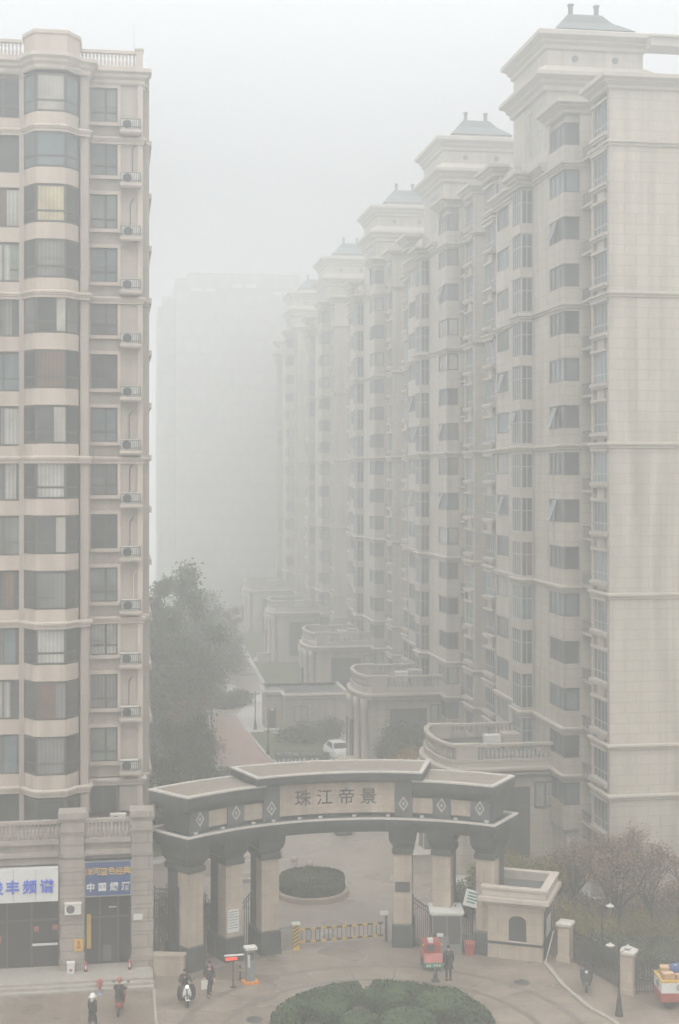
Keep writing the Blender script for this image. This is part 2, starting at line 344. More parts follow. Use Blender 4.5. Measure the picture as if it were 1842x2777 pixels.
# ------------------------------------------------------------------ left tower
def left_tower():
    t = thing('apartment_building', 'tall beige apartment tower with rounded glazed bays, cut off by the left edge', 'apartment building', (-6, 84, 0))
    YW, YB, YF = 81.2, 79.7, 78.6         # window wall, bay wall, bay front
    w = MB()
    w.box(-22, -1.42, 80.2, 100, 0, 48.1)            # mass behind the bays
    w.box(-1.42, 1.56, 81.5, 100, 0, 48.1)
    w.box(-1.84, -1.40, YB, 80.2, 7, 48.1)           # pier beside the bay
    w.box(-1.42, -1.30, YW-.02, 81.5, 7, 48.1)
    w.box(.30, 1.56, YW, 81.5, 7, 48.1)              # wall behind the ledges
    w.box(1.56, 1.98, 82.3, 99, 0, 48.1)             # set back side
    w.box(-5.15, -4.86, YB, 80.2, 7, 48.1)
    w.build('wall', M['wall_l'], t)
    c = MB(); c.box(1.30, 1.60, YW-.09, 81.3, 7, 48.1); c.build('corner_pier', M['beige_lt'], t)
    bay = [(-4.88, YB), (-4.2, YF), (-2.6, YF), (-1.93, YB)]
    RB = []                                          # the bay's rounded plan, left to right
    for (x, y), (px, py), (qx, qy) in (((-4.90, YB-.03), (-4.90, 80.1), (-4.22, YF-.05)), ((-4.22, YF-.05), (-4.90, YB-.03), (-2.58, YF-.05)), ((-2.58, YF-.05), (-4.22, YF-.05), (-1.91, YB-.03)), ((-1.91, YB-.03), (-2.58, YF-.05), (-1.91, 80.1))):
        for f in (0, .5, 1):
            a_ = Vector((x, y)); b1 = a_+(Vector((px, py))-a_).normalized()*.32; b2 = a_+(Vector((qx, qy))-a_).normalized()*.32
            RB.append(tuple(b1*(1-f)**2+a_*2*f*(1-f)+b2*f*f))
    def line(pts): return [(pts[i], pts[i+1]) for i in range(len(pts)-1)]
    rnd = random.Random(5)
    def rev(sg): return [(b, a) for a, b in sg]
    # outward is -Y here: plan lines run from right to left
    bl = rev(line(bay))
    look = [10, 4, 6, 2, 0, 5, 1, 3, 1, 9, 3, 7, 2]
    for i in range(13):
        zt = 47.75 - 3*i
        fo = window('window', bl, zt-2.08, zt, [1, 1, 1], .30, M['frame_d'], PANES[0], t, (-3.4, YB, zt-1), .02, .10, .11)
        g = kids(fo)[0]; me = g.data
        for p in PANES: me.materials.append(p)
        k = look[i]; side = rnd.choice([0, 0, 1, 9, 4])
        for q, pl in enumerate(me.polygons): pl.material_index = 1 + (k if q == 1 else side)
        if k in (0, 1, 7, 9):                              # half drawn curtains
            cb = MB(); cb.quad((-2.62, YF-.02), (-3.05-.2*rnd.random(), YF-.02), zt-2.0, zt-.07); cb.build('curtain', PANES[2 if i % 2 else 10], fo)
        s = MB()
        hi = zt-2.09; lo = zt-3.0+.02
        s.prism([(-4.90, 80.15)] + RB + [(-1.91, 80.15)], lo, hi)
        s.build('balcony_front', M['beige'], t)
        # flat bay further left
        hw = window('window', [((-4.95+.0, 80.0), (-9.2, 80.0))], zt-2.2, zt-.05, [4], .32, M['frame_d'], rnd.choice([PANES[1], PANES[4], PANES[0], PANES[9], PANES[8], PANES[7]]), t, (-7, 80, zt-1), .02, .1, .1)
        if rnd.random() < .6: cb = MB(); x_ = -5.0-rnd.random()*.9; cb.quad((x_, 79.985), (x_-.5-.5*rnd.random(), 79.985), zt-2.1, zt-.1); cb.build('curtain', PANES[rnd.choice([2, 3, 5, 4])], hw)
        s = MB(); s.box(-9.2, -4.92, 79.86, 80.2, zt-3.02, zt-2.21); s.build('balcony_front', M['beige'], t)
        # framed window beside the pier
        wz0, wz1 = zt-1.93, zt
        wf = window('window', [((.18, YW+.06), (-1.33, YW+.06))], wz0, wz1, [1], None, M['frame_d'], PANES[[8, 4, 8, 4, 9, 1, 4, 9, 1, 8, 3, 2, 8][i]], t, (-.6, YW, zt-1), .02, .05, .07)
        mm = MB(); mm.box(-.53, -.40, YW+.03, YW+.1, wz0+.07, wz1-.07)
        mm.box(-1.26, -.55, YW+.035, YW+.1, wz0+.50, wz0+.60); mm.box(-.40, .11, YW+.035, YW+.1, wz0+.50, wz0+.60)
        mm.build('mullion', M['frame_d'], wf)
        if i % 3 != 2:
            bb = MB()
            for q in range(3): bb.box(-1.24, .1, YW+.032, YW+.05, wz0+.72+q*.1, wz0+.745+q*.1)
            bb.build('guard_bar', M['grey'], wf)
        sr = MB(); sr.box(-1.42, .36, YW-.10, YW+.1, wz1+.0, wz1+.2); sr.box(.18, .36, YW-.10, YW+.1, wz0-.16, wz1-.002); sr.box(-1.40, .36, YW-.14, YW+.1, wz0-.2, wz0-.0)
        sr.build('window_surround', M['beige_lt'], t)
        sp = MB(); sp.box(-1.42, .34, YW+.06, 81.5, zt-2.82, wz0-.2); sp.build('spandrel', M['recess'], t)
        # ledge for an air conditioner
        ld = MB(); zl = zt-2.42; ld.box(.30, 1.50, YW-.72, YW, zl-.16, zl); ld.box(.34, 1.46, YW-.66, YW, zl-.24, zl-.16)
        ldo = ld.build('ledge', M['beige_lt'], t)
        rl = MB()
        for zz in (zl+.12, zl+.56): rl.box(.36, 1.46, YW-.68, YW-.65, zz, zz+.035)
        for q in range(11): x = .36+q*1.085/10; rl.box(x, x+.022, YW-.675, YW-.655, zl, zl+.56)
        for x in (.36, 1.45): rl.box(x-.01, x+.015, YW-.66, YW, zl+.55, zl+.58)
        rl.build('railing', M['iron'], ldo)
        # refrigerant pipe on the wall
        if i in (1, 2, 6, 7, 8, 9, 11):
            px = .78+.3*rnd.random()
            pp = MB(); pp.poly([(px-.25, YW-.3, zl+.3), (px, YW-.05, zl+.75), (px, YW-.05, zl+2.0), (px+.2, YW-.05, zl+2.25)], .022, 5); pp.build('pipe', M['dgrey' if i != 9 else 'white'], t)
        # trim and small windows seen edge on, on the set back side
        sd = MB(); sd.box(1.98, 2.12, 82.25, 90, zt-2.95, zt-2.65); sd.build('side_sill', M['beige_lt'], t)
    # cornice bands every third floor
    pl = [(1.98, 82.3), (1.6, 82.3), (1.6, YW-.09), (-1.38, YW-.09), (-1.38, YB-.02)] + [(x, y-.012) for x, y in RB[::-1][2:-1]] + [(-5.0, 79.85), (-22, 79.85)]
    for z in (8.75+.0, 17.85, 26.85, 35.85, 44.85):
        b = MB()
        b.band(pl, [(.02, z-.28), (.08, z-.25), (.08, z-.12), (.14, z-.10), (.14, z-.02), (.20, z), (.20, z+.10), (.05, z+.16)])
        b.build('cornice', M['beige_lt'], t)
    b = MB()
    b.band(pl, [(.05, 47.95), (.12, 48.05), (.12, 48.2), (.3, 48.34), (.3, 48.5), (.48, 48.6), (.48, 48.8), (.1, 48.85)])
    b.build('eaves', M['beige_lt'], t)
    rf = MB(); rf.prism([(-22, 80), (-22, 100), (1.98, 100), (1.98, 82.3), (1.6, 81.3), (-1.38, 81.3), (-1.38, YB), (-2.6, YF), (-4.2, YF), (-4.9, YB)], 48.1, 48.82); rf.build('roof', M['coping'], t)
    o = MB(); oct_ = [(-4.9, 82), (-4.9, 79.9), (-4.25, 78.8), (-2.55, 78.8), (-1.9, 79.9), (-1.9, 82)]
    o.prism(oct_, 48.83, 50.05)
    o.band(oct_[::-1], [(.0, 49.9), (.1, 49.98), (.1, 50.15), (.0, 50.2)]); o.build('parapet', M['beige'], t)
    for (xa, xb, y) in ((-1.86, 1.2, 81.1), (-22, -5.0, 79.9)):
        bo = MB(); bo.box(xa, xb, y-.1, y+.16, 48.82, 49.0); bo.box(xa, xb, y-.12, y+.18, 49.68, 49.85)
        n = int((min(xb-xa, 7))/.2)
        for q in range(n):
            x = (xa if xa > -5 else xb-7)+(q+.5)*min(xb-xa, 7)/n
            bo.lathe([(.05, 49.0), (.075, 49.2), (.04, 49.4), (.07, 49.52), (.05, 49.68)], x, y+.03, 6)
        bo.build('balustrade', M['beige_lt'], t)
    pp = MB(); pp.box(1.2, 1.6, 80.95, 81.45, 48.82, 49.9); pp.box(1.15, 1.65, 80.9, 81.5, 49.9, 50.0); pp.tube((1.1, 81.2, 50), (1.1, 81.2, 51.6), .012); pp.build('roof_post', M['beige_lt'], t)
    # lowest storey behind the podium terrace
    lw = window('window', [((.1, YW), (-1.36, YW))], 6.9, 8.5, [2], None, M['frame_d'], PANES[0], t, (-.6, YW, 8), .02, .05)
    lw = window('window', bl, 6.7, 8.4, [1, 1, 1], None, M['frame_d'], PANES[0], t, (-3.4, YB, 8), .02, .10, .11)
    lw = window('window', [((-4.95, 80.0), (-9.2, 80.0))], 6.7, 8.5, [3], None, M['frame_d'], PANES[0], t, (-7, 80, 8), .02, .1)
    return t
left_tower()

def aircon_mesh():
    b = MB(); b.box(-.42, .42, -.16, .16, 0, .56); b.box(-.43, .43, -.17, .17, .53, .57)
    g = MB(); g.ring((-.12, -.165, .28), .21, .012, 'y', 16, 4)
    for r in (.07, .14): g.ring((-.12, -.165, .28), r, .007, 'y', 12, 4)
    for a in range(6): g.box(-.125, -.115, -.172, -.165, .07, .49) if a == 0 else None
    g.box(-.33, .09, -.172, -.165, .275, .285)
    d = MB(); d.lathe([(.20, 0), (.2, .004)], 0, 0, 18)
    d.v = [Vector((p.x-.12, -.161-p.z, p.y+.28)) for p in d.v]
    return b, g, d
def aircon(label, loc, rz=0, group=None):
    t = thing('air_conditioner', label, 'air conditioner', loc, rz, group)
    b, g, d = aircon_mesh()
    local(t, 'casing', M['offwhite'], b); fn = local(t, 'fan', M['dgrey'], d); local(t, 'grille', M['grey'], g).parent = fn
    return t
ac0 = aircon('x', (0, 0, 0), 0, 'air conditioners on the railed ledges of the left tower')
for i in range(13):
    a = ac0 if i == 0 else copy_tree(ac0)
    a.scale = (1.15, 1.0, 1.12); a.location = (.86+.05*random.uniform(-1, 1), 80.82, 47.75-3*i-2.42+.002); a['label'] = f'white air conditioner on the {NTH[i] if i < 6 else NTH[i+1]} railed ledge, left tower'
aircon('white air conditioner on the terrace behind the balustrade above the blue sign', (.2, 78.6, 6.905))
aircon('white air conditioner with a dark fan hung high on a stone pilaster', (-2.1, 74.52, 3.35))

# ------------------------------------------------------------------ shop podium
def shops():
    t = thing('shop_building', 'low granite shop building with rusticated pilasters under the left tower', 'shop building', (-4, 77, 0))
    Y = 74.9
    w = MB(); w.box(-20, 1.75, Y+.75, 80.15, 0, 6.9); w.box(-20, -2.7, Y+.25, Y+.75, 5.78, 6.9); w.box(-1.6, .95, Y+.25, Y+.75, 5.98, 6.9)
    w.build('wall', M['podium'], t)
    for x0, x1 in ((-2.76, -1.55), (.90, 1.98), (-9.4, -8.2)):
        p = MB(); p.box(x0, x1, Y-.15, Y+.9, .3, 8.15); p.box(x0-.1, x1+.1, Y-.27, Y+1.0, 8.15, 8.5); p.box(x0-.05, x1+.05, Y-.21, Y+.95, 8.05, 8.15)
        for z in (6.2, 7.42): p.box(x0-.05, x1+.05, Y-.22, Y+.94, z, z+.1)
        p.box(x0-.04, x1+.04, Y-.20, Y+.93, .3, 1.0)
        for z in (1.55, 2.25, 2.95, 3.65, 4.35, 5.05, 5.7): p.box(x0-.025, x1+.025, Y-.175, Y+.92, z, z+.60)
        p.build('pilaster', M['podium'], t)
    for xa, xb in ((-8.2, -2.8), (-1.52, .86)):
        b = MB(); b.box(xa, xb, Y+.02, Y+.34, 6.85, 7.12); b.box(xa, xb, Y+.0, Y+.36, 7.92, 8.08); b.box(xa, xb, Y-.06, Y+.4, 6.25, 6.36); b.box(xa, xb, Y-.02, Y+.3, 6.36, 6.5)
        n = int((xb-xa)/.19)
        for q in range(n):
            x = xa+(q+.5)*(xb-xa)/n
            b.lathe([(.055, 7.12), (.08, 7.32), (.045, 7.55), (.075, 7.75), (.05, 7.92)], x, Y+.18, 6)
        b.build('balustrade', M['podium'], t)
    # shop fronts
    def front(xa, xb, zt, doors):
        f = MB(); g = MB()
        f.box(xa, xb, Y+.62, Y+.72, zt-.12, zt); f.box(xa, xb, Y+.62, Y+.72, 2.75, 2.85)
        for x in doors: f.box(x-.05, x+.05, Y+.62, Y+.72, .3, zt)
        g.box(xa, xb, Y+.68, Y+.74, .3, zt)
        fo = f.build('shop_front', M['frame_d'], t); g.build('pane', M['shopdark'], fo)
        return fo
    f1 = front(-8.2, -2.78, 4.1, (-8.1, -6.8, -5.5, -4.25, -2.85))
    h = MB(); h.box(-4.2, -2.9, Y+.5, Y+.55, 1.5, 1.62); h.build('push_bar', M['white'], f1)
    f2 = front(-1.55, .9, 4.2, (-1.5, -.75, .2, .84))
    h = MB(); h.box(-.28, .12, Y+.55, Y+.6, 3.3, 3.36); h.build('door_closer', M['white'], f2)
    for x, z in ((-5.9, 1.9), (-4.0, 2.35), (-3.05, 2.4)):
        h = MB(); h.box(x-.12, x+.12, Y+.60, Y+.625, z-.18, z+.18) if x < -5 else h.v and None
        if x > -5: h.v = []; h.f = []; h.mi = []; h.box(x-.13, x+.13, Y+.6, Y+.625, z-.13, z+.13)
        h.build('red_sticker', M['redfade'], f1)
    h = MB(); h.box(-1.42, -1.2, Y+.6, Y+.625, 1.2, 3.0); h.build('poster', M['gold'], f2)
    h = MB(); h.box(-.6, -.15, Y+.6, Y+.625, .5, 1.35); h.build('poster', M['slate_lt'], f2)
    return t
shops()
# signs
t = thing('shop_sign', 'white shop sign with blue raised characters over the left shop front', 'shop sign', (-5.5, 74.9, 4.0))
b = MB(); b.box(-8.15, -2.85, 74.62, 75.1, 4.02, 5.72); b.build('panel', M['white'], t)
b = MB()
for x in (-6.7, -5.1, -3.98): b.box(x-.01, x+.01, 74.612, 74.62, 4.02, 5.72)
b.build('joint', M['grey'], t)
b = MB()
for ch, x in zip('骏丰频谱', (-5.98, -5.15, -4.28, -3.42)): text_mb(b, ch, .66, facing((x, 74.60, 4.76)), .03, .012)
b.build('lettering', M['bluelet'], t)
b = MB(); b.ring((-6.0, 74.6, 4.58), .16, .045, 'y', 16, 5); b.build('emblem', M['greenlet'], t)
t = thing('shop_sign', 'blue framed shop sign with gold and white characters between two pilasters', 'shop sign', (-.3, 74.9, 4.15))
b = MB(); b.box(-1.5, .86, 74.72, 75.0, 4.15, 5.92); b.build('panel', M['blue'], t)
b = MB(); b.box(-1.53, .89, 74.70, 74.76, 5.90, 5.96); b.box(-1.53, .89, 74.70, 74.76, 4.11, 4.17); b.box(-1.53, -1.47, 74.70, 74.76, 4.17, 5.90); b.box(.83, .89, 74.70, 74.76, 4.17, 5.90); b.build('frame', M['grey'], t)
b = MB()
for k, ch in enumerate('洋河蓝色经典'): text_mb(b, ch, .37, facing((-1.29+k*.388, 74.70, 5.38+(.03 if k % 2 else 0))), .02, .0)
b.build('gold_lettering', M['gold'], t)
b = MB()
for k, ch in enumerate('中国烟酒'): text_mb(b, ch, .40, facing((-1.21+k*.60, 74.70, 4.58)), .02, .012)
b.build('white_lettering', M['white'], t)
def flat_thing(name, label, cat, x0, x1, y0, y1, z0, z1, m, extra=None):
    t = thing(name, label, cat, ((x0+x1)/2, y1, z0))
    b = MB(); b.box(x0, x1, y0, y1, z0, z1); b.build('panel', m, t)
    if extra: e = MB(); extra(e); e.build('marking', M['red'], t)
    return t
flat_thing('poster', 'yellow poster with red marks on the left stone pilaster', 'poster', -2.05, -1.6, 74.70, 74.722, 1.35, 1.98, M['yellow'],
           lambda e: (e.box(-1.92, -1.72, 74.692, 74.70, 1.5, 1.62), e.box(-1.88, -1.76, 74.692, 74.70, 1.68, 1.88)))
flat_thing('notice_plate', 'small white plate on the stone pilaster beside the gate', 'notice', .98, 1.45, 74.69, 74.722, 2.82, 3.12, M['white'])
t = thing('delivery_box', 'white box with a red mark at the foot of the left pilaster', 'box', (-2.2, 74.4, .37))
b = MB(); b.box(-2.4, -2.02, 74.2, 74.55, .37, .9); b.box(-2.42, -2.0, 74.18, 74.57, .86, .92); b.build('casing', M['white'], t)
b = MB(); b.box(-2.28, -2.12, 74.19, 74.20, .5, .62); b.build('mark', M['red'], t)
def extinguisher(x, label):
    t = thing('fire_extinguisher', label, 'fire extinguisher', (x, 74.45, .37), 0, 'fire extinguishers on the shop step')
    b = MB(); b.lathe([(.0, 0), (.085, .0), (.085, .42), (.05, .5), (.03, .54)], 0, 0, 10); local(t, 'cylinder', M['red'], b, True)
    b = MB(); b.box(-.02, .02, -.09, .02, .54, .6); b.tube((.02, 0, .55), (.1, -.02, .25), .012); local(t, 'valve', M['iron'], b)
    b = MB(); b.box(-.04, .04, -.093, -.086, .14, .34); local(t, 'label_plate', M['white'], b)
extinguisher(.78, 'red fire extinguisher by the right side of the tobacco shop doorway')
extinguisher(-1.45, 'red fire extinguisher by the left side of the tobacco shop doorway')
# ------------------------------------------------------------------ right row of towers
PL = [(46, 0), (29.1, 0), (29.1, 3.3), (30.2, 3.3), (30.2, 6), (28.2, 6), (28.2, 12.7), (27.3, 12.7), (27.3, 14.9), (28.2, 14.9), (28.2, 22.2), (29.6, 22.2), (29.6, 25.2), (28.9, 25.2), (28.9, 28.4), (32, 28.4)]
Y0 = 81.0
def unit():
    t = thing('apartment_building', 'nearest and largest cream apartment block of the right row, with a blank end wall', 'apartment building', (32, Y0, 0), 0, 'row of stepped cream apartment blocks')
    S = lambda pl: [(x, Y0+y) for x, y in pl]
    B = lambda mb, x0, x1, y0, y1, z0, z1: mb.box(x0, x1, Y0+y0, Y0+y1, z0, z1)
    w = MB()
    B(w, 30.2, 46, .3, 28.4, 0, 49.0)
    B(w, 29.5, 46, 0, .3, 0, 49.3); B(w, 29.1, 29.5, 0, .42, 0, 49.3)
    B(w, 29.45, 30.2, .3, 3.3, 0, 49.0); B(w, 29.1, 29.45, 3.05, 3.3, 0, 49.0)
    B(w, 28.45, 30.2, 6.25, 9.6, 0, 49.0)
    B(w, 28.2, 30.2, 9.05, 12.7, 0, 46.2); B(w, 28.2, 30.2, 9.05, 9.6, 46.2, 49.0)
    B(w, 29.25, 30.2, 6.0, 6.25, 0, 49)
    B(w, 28.2, 30.2, 12.7, 18.75, 0, 46.2); B(w, 28.42, 30.2, 18.75, 21.95, 0, 46.2); B(w, 28.2, 30.2, 21.95, 22.2, 0, 46.2)
    B(w, 27.5, 28.2, 12.9, 14.75, 0, 46.0)
    B(w, 29.6, 30.2, 22.2, 25.2, 0, 49.0); B(w, 29.25, 30.2, 25.2, 28.4, 0, 49.4)
    B(w, 32, 45.5, 28.4, 41, 0, 44.5)
    w.build('wall', M['wall_r'], t)
    rnd = random.Random(3)
    cx = (30, Y0+10)
    proto = {}
    def place(kind, make, T):
        if kind not in proto:
            proto[kind] = make(T); o = proto[kind]; o['_z'] = T; return o
        src = proto[kind]; c = copy_tree(src); c.location = src.location + Vector((0, 0, T-src['_z'])); return c
    for k in range(15):
        T = 48.8-3*k
        # ledge windows (near and far end)
        for nm, xa, ya, yb in (('near', 29.2, .45, 3.05), ('far', 28.98, 25.4, 28.1)):
            if nm == 'far' and k > 14: continue
            place('l'+nm, lambda T: window('window', S_seg(xa, yb, ya), T-2.3, T-.42, [4], .28, M['frame_l'], PANES[0], t, (xa, Y0+ya, T), .03, .12, .055), T)
            def ledge(T):
                b = MB(); B(b, xa-.30, xa+.3, ya-.10, yb+.10, T-2.50, T-2.3); B(b, xa-.2, xa+.3, ya-.05, yb+.05, T-2.64, T-2.5)
                B(b, xa-.06, xa+.3, ya+.7, yb-.7, T-3.26, T-2.64)
                return b.build('window_ledge', M['trim_r'], t, loc=(xa, Y0+ya, T))
            place('d'+nm, ledge, T)
            place('h'+nm, lambda T: B(MB(), xa-.24, xa+.3, ya-.06, yb+.08, T-.42, T-.26).build('window_hood', M['trim_r'], t, loc=(xa, Y0+ya, T)), T)
        # wrapped corner bay
        def dwin(T):
            f = window('window', [((28.3, Y0+6.1), (28.3, Y0+9.05)), ((29.25, Y0+6.1), (28.3, Y0+6.1))], T-1.86, T-.4, [3, 1], None, M['frame_d'], PANES[1], t, (28.3, Y0+6, T), .03, .12, .09)
            return f
        place('bay', dwin, T)
        def dsp(T):
            b = MB(); b.prism([(28.2, Y0+6), (29.26, Y0+6), (29.26, Y0+6.3), (28.46, Y0+6.3), (28.46, Y0+9.06), (28.2, Y0+9.06)], T-3.4, T-1.87)
            return b.build('spandrel', M['wall_r'], t, loc=(28.3, Y0+6, T))
        place('dsp', dsp, T)
        # tall narrow bay
        if k > 0:
            def fwin(T): return window('window', [((27.38, Y0+12.78), (27.38, Y0+14.82)), ((28.2, Y0+12.78), (27.38, Y0+12.78))], T-2.75, T-.38, [4, 2], .62, M['frame_l'], PANES[0], t, (27.4, Y0+13, T), .03, .10, .055)
            place('tall', fwin, T)
            def fsp(T):
                b = MB(); b.prism([(27.28, Y0+12.68), (28.2, Y0+12.68), (28.2, Y0+12.9), (27.5, Y0+12.9), (27.5, Y0+14.92), (27.28, Y0+14.92)], T-3.39, T-2.76)
                return b.build('spandrel', M['trim_r'], t, loc=(27.4, Y0+13, T))
            place('fsp', fsp, T)
            def gwin(T): return window('window', S_seg(28.28, 21.95, 18.75), T-1.78, T-.3, [4], None, M['frame_d'], PANES[1], t, (28.3, Y0+20, T), .02, .1, .08)
            place('small', gwin, T)
            def gsp(T):
                b = MB(); B(b, 28.2, 28.44, 18.74, 21.96, T-3.3, T-1.79); return b.build('spandrel', M['wall_r'], t, loc=(28.3, Y0+20, T))
            place('gsp', gsp, T)
        # niche ledges for plant
        place('niche', lambda T: B(MB(), 29.35, 30.25, 3.35, 5.95, T-2.95, T-2.8).build('ledge', M['trim_r'], t, loc=(30, Y0+5, T)), T)
        place('niche2', lambda T: B(MB(), 29.0, 29.65, 22.3, 25.1, T-2.95, T-2.8).build('ledge', M['trim_r'], t, loc=(29.5, Y0+24, T)), T)
        place('nwin', lambda T: window('added_niche_window', S_seg(30.2, 5.7, 3.7), T-2.2, T-.5, [2], None, M['frame_d'], PANES[0], t, (30.2, Y0+4, T), .05, .0, .07), T)  # dark windows added in both niches so they read as dark recesses
        place('nwin2', lambda T: window('added_niche_window', S_seg(29.6, 24.7, 22.6), T-2.2, T-.5, [2], None, M['frame_d'], PANES[0], t, (29.6, Y0+23, T), .05, .0, .07), T)
        def ns(T):
            b = MB()
            for q in range(9): B(b, 29.4, 29.43, 3.4+q*.3, 3.44+q*.3, T-2.8, T-2.1)
            B(b, 29.39, 29.44, 3.4, 5.9, T-2.14, T-2.08); return b.build('railing', M['dgrey'], t, loc=(30, Y0+5, T))
        place('rail', ns, T)
    # open casements
    for T, kind in ((42.8, 'bay'), (30.8, 'bay'), (24.8, 'bay'), (27.8+2.9, 'tall'), (33.8, 'small'), (24.8, 'small')):
        x, y = {'bay': (28.26, 8.1), 'tall': (27.34, 14.3), 'small': (28.24, 20.6)}[kind]
        b = MB(); h = 1.3 if kind != 'tall' else 1.0
        b.m = Matrix.Translation((x, Y0+y, T-.5)) @ Matrix.Rotation(R(20), 4, 'Y')
        for (y0, y1, z0, z1) in ((-.4, -.34, -h, 0), (.34, .4, -h, 0), (-.34, .34, -.06, 0), (-.34, .34, -h, -h+.06)): b.box(-.03, .01, y0, y1, z0, z1)
        so = b.build('open_sash', M['frame_l'], t)
        b2 = MB(b.m); b2.box(-.015, -.005, -.34, .34, -h+.06, -.06); b2.build('pane', PANES[4], so)
    # mouldings
    for z in (45.8, 36.8, 27.8, 18.8, 9.8, 6.8):
        b = MB(); b.band(S(PL), [(.03, z-.26), (.10, z-.22), (.10, z-.10), (.22, z-.04), (.22, z+.08), (.05, z+.14)]); b.build('cornice', M['trim_r'], t)
    ev = [(.05, 48.9), (.14, 48.98), (.14, 49.15), (.4, 49.35), (.4, 49.42), (.62, 49.54), (.62, 49.78), (.1, 49.88)]
    for pl in (PL[:3] + [(30.2, 3.3)], [(30.2, 6), (28.2, 6), (28.2, 9.6), (30.2, 9.6)], [(29.9, 25.2), (28.9, 25.2), (28.9, 28.4), (32, 28.4)]):
        b = MB(); b.band(S(pl), ev); b.prism(S(pl), 48.9, 49.86); b.build('eaves', M['trim_r'], t)
    b = MB(); b.band(S([(28.2, 9.6)] + PL[6:11] + [(29.6, 22.2)]), [(.05, 45.9), (.3, 46.1), (.3, 46.22), (.55, 46.35), (.55, 46.55), (0, 46.62)]); b.build('eaves', M['trim_r'], t)
    # stair tower with two eaves and a small hipped roof
    sq = lambda x0, x1, y0, y1: [(x1, Y0+y0), (x0, Y0+y0), (x0, Y0+y1), (x1, Y0+y1)]
    b = MB(); B(b, 30.5, 37.7, 17, 25.5, 46, 57.3); b.build('tower', M['wall_r'], t)
    low = [(.0, 53.3), (.25, 53.4), (.25, 53.7), (.5, 53.9), (.5, 54.1), (.95, 54.35), (.95, 54.62), (.75, 54.75), (.1, 55.2)]
    b = MB(); b.band(sq(30.5, 37.7, 17, 25.5), low, True); b.build('lower_eaves', M['trim_r'], t)
    up = [(.0, 56.3), (.2, 56.4), (.2, 56.65), (.42, 56.85), (.42, 57.0), (.82, 57.25), (.82, 57.55), (.65, 57.65)]
    b = MB(); b.band(sq(30.5, 37.7, 17, 25.5), up, True); b.prism(sq(29.9, 38.3, 16.4, 26.1), 57.52, 57.66); b.build('upper_eaves', M['trim_r'], t)
    b = MB(); B(b, 31.9, 37.2, 18.2, 24.6, 57.66, 58.25)
    b.build('roof_curb', M['trim_r'], t)
    b = MB(); b.loft([[(31.6, Y0+17.9, 58.25), (37.5, Y0+17.9, 58.25), (37.5, Y0+24.9, 58.25), (31.6, Y0+24.9, 58.25)], [(32.7, Y0+20.3, 59.5), (36.6, Y0+20.3, 59.5), (36.6, Y0+22.5, 59.5), (32.7, Y0+22.5, 59.5)], [(33.4, Y0+21, 60.3), (36.0, Y0+21, 60.3), (36.0, Y0+21.8, 60.3), (33.4, Y0+21.8, 60.3)]])
    hr = b.build('hip_roof', M['green_roof'], t)
    for x in (33.7, 35.7):
        b = MB(); b.box(x-.14, x+.14, Y0+21.2, Y0+21.5, 60.2, 61.0); b.box(x-.2, x+.2, Y0+21.15, Y0+21.55, 61.0, 61.12); b.build('roof_post', M['slate_lt'], hr)
    for ya, yb, zz in ((18.0, 19.9, 53.0), (20.3, 22.2, 53.0)):
        f = window('tower_window', S_seg(30.5, yb, ya), 49.2, zz-.2, [3], .5, M['frame_l'], PANES[4], t, (30.5, Y0+ya, 50), .06, .0, .09)
    for x in (32.6, 35.6): b = MB(); b.lathe([(.24, 0), (.24, .05)], 0, 0, 14); b.v = [Vector((p.x+x, Y0+16.96+p.z, p.y+55.75)) for p in b.v]; b.build('round_vent', M['slate_lt'], t)
    for x in (31.2, 33.9, 36.4): b = MB(); b.box(x, x+.7, Y0+16.93, Y0+17.0, 50.5, 53.1); b.build('wall_panel', M['trim_r'], t)
    return t
def S_seg(x, yb, ya): return [((x, Y0+ya), (x, Y0+yb))]
U1 = unit()
def recolour(root, seed):
    r = random.Random(seed)
    for w in kids(root):
        if w.name.startswith(('window', 'tower_window')):
            for p in kids(w):
                if p.name.startswith('pane'):
                    p.material_slots[0].link = 'OBJECT'
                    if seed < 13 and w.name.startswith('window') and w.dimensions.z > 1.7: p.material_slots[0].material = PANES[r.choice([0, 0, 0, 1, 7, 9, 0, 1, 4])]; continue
                    p.material_slots[0].material = PANES[r.choice([0, 0, 0, 1, 1, 1, 4, 4, 2, 2, 3] if seed < 12 else [2, 2, 3, 4, 4, 2] if seed == 12 else [3, 3, 2, 3])]  # farther blocks draw paler panes: haze fading put into the pane colour
recolour(U1, 1)
OFF = [0, 32.2, 66.5, 106.5, 146.0]
ulab = ['', 'second cream apartment block of the right row, behind the nearest one', 'third cream apartment block of the right row, greyed by haze',
        'fourth cream apartment block of the right row, pale in the haze', 'fifth and farthest visible cream apartment block of the right row, almost lost in haze']
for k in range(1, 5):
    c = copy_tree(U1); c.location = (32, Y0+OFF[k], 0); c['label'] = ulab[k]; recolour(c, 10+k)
# end wall windows and the roof beam belong to the nearest block only
for k in range(15):
    T = 48.8-3*k
    window('window', [((35.1, Y0), (33.72, Y0))], T-2.3, T-.5, [2], None, M['frame_d'], PANES[k % 3], U1, (34.5, Y0, T), .04, .02, .08)
b = MB(); b.box(37.75, 52, Y0+15.5, Y0+17.5, 56.55, 57.15); b.box(37.72, 52, Y0+15.3, Y0+17.7, 57.15, 57.3)
b.tube((41.3, Y0+16.4, 57.3), (41.9, Y0+16.4, 59.3), .06); b.tube((41.3, Y0+16.4, 57.3), (41.5, Y0+16.4, 58.8), .05); b.build('roof_beam', M['trim_r'], U1)

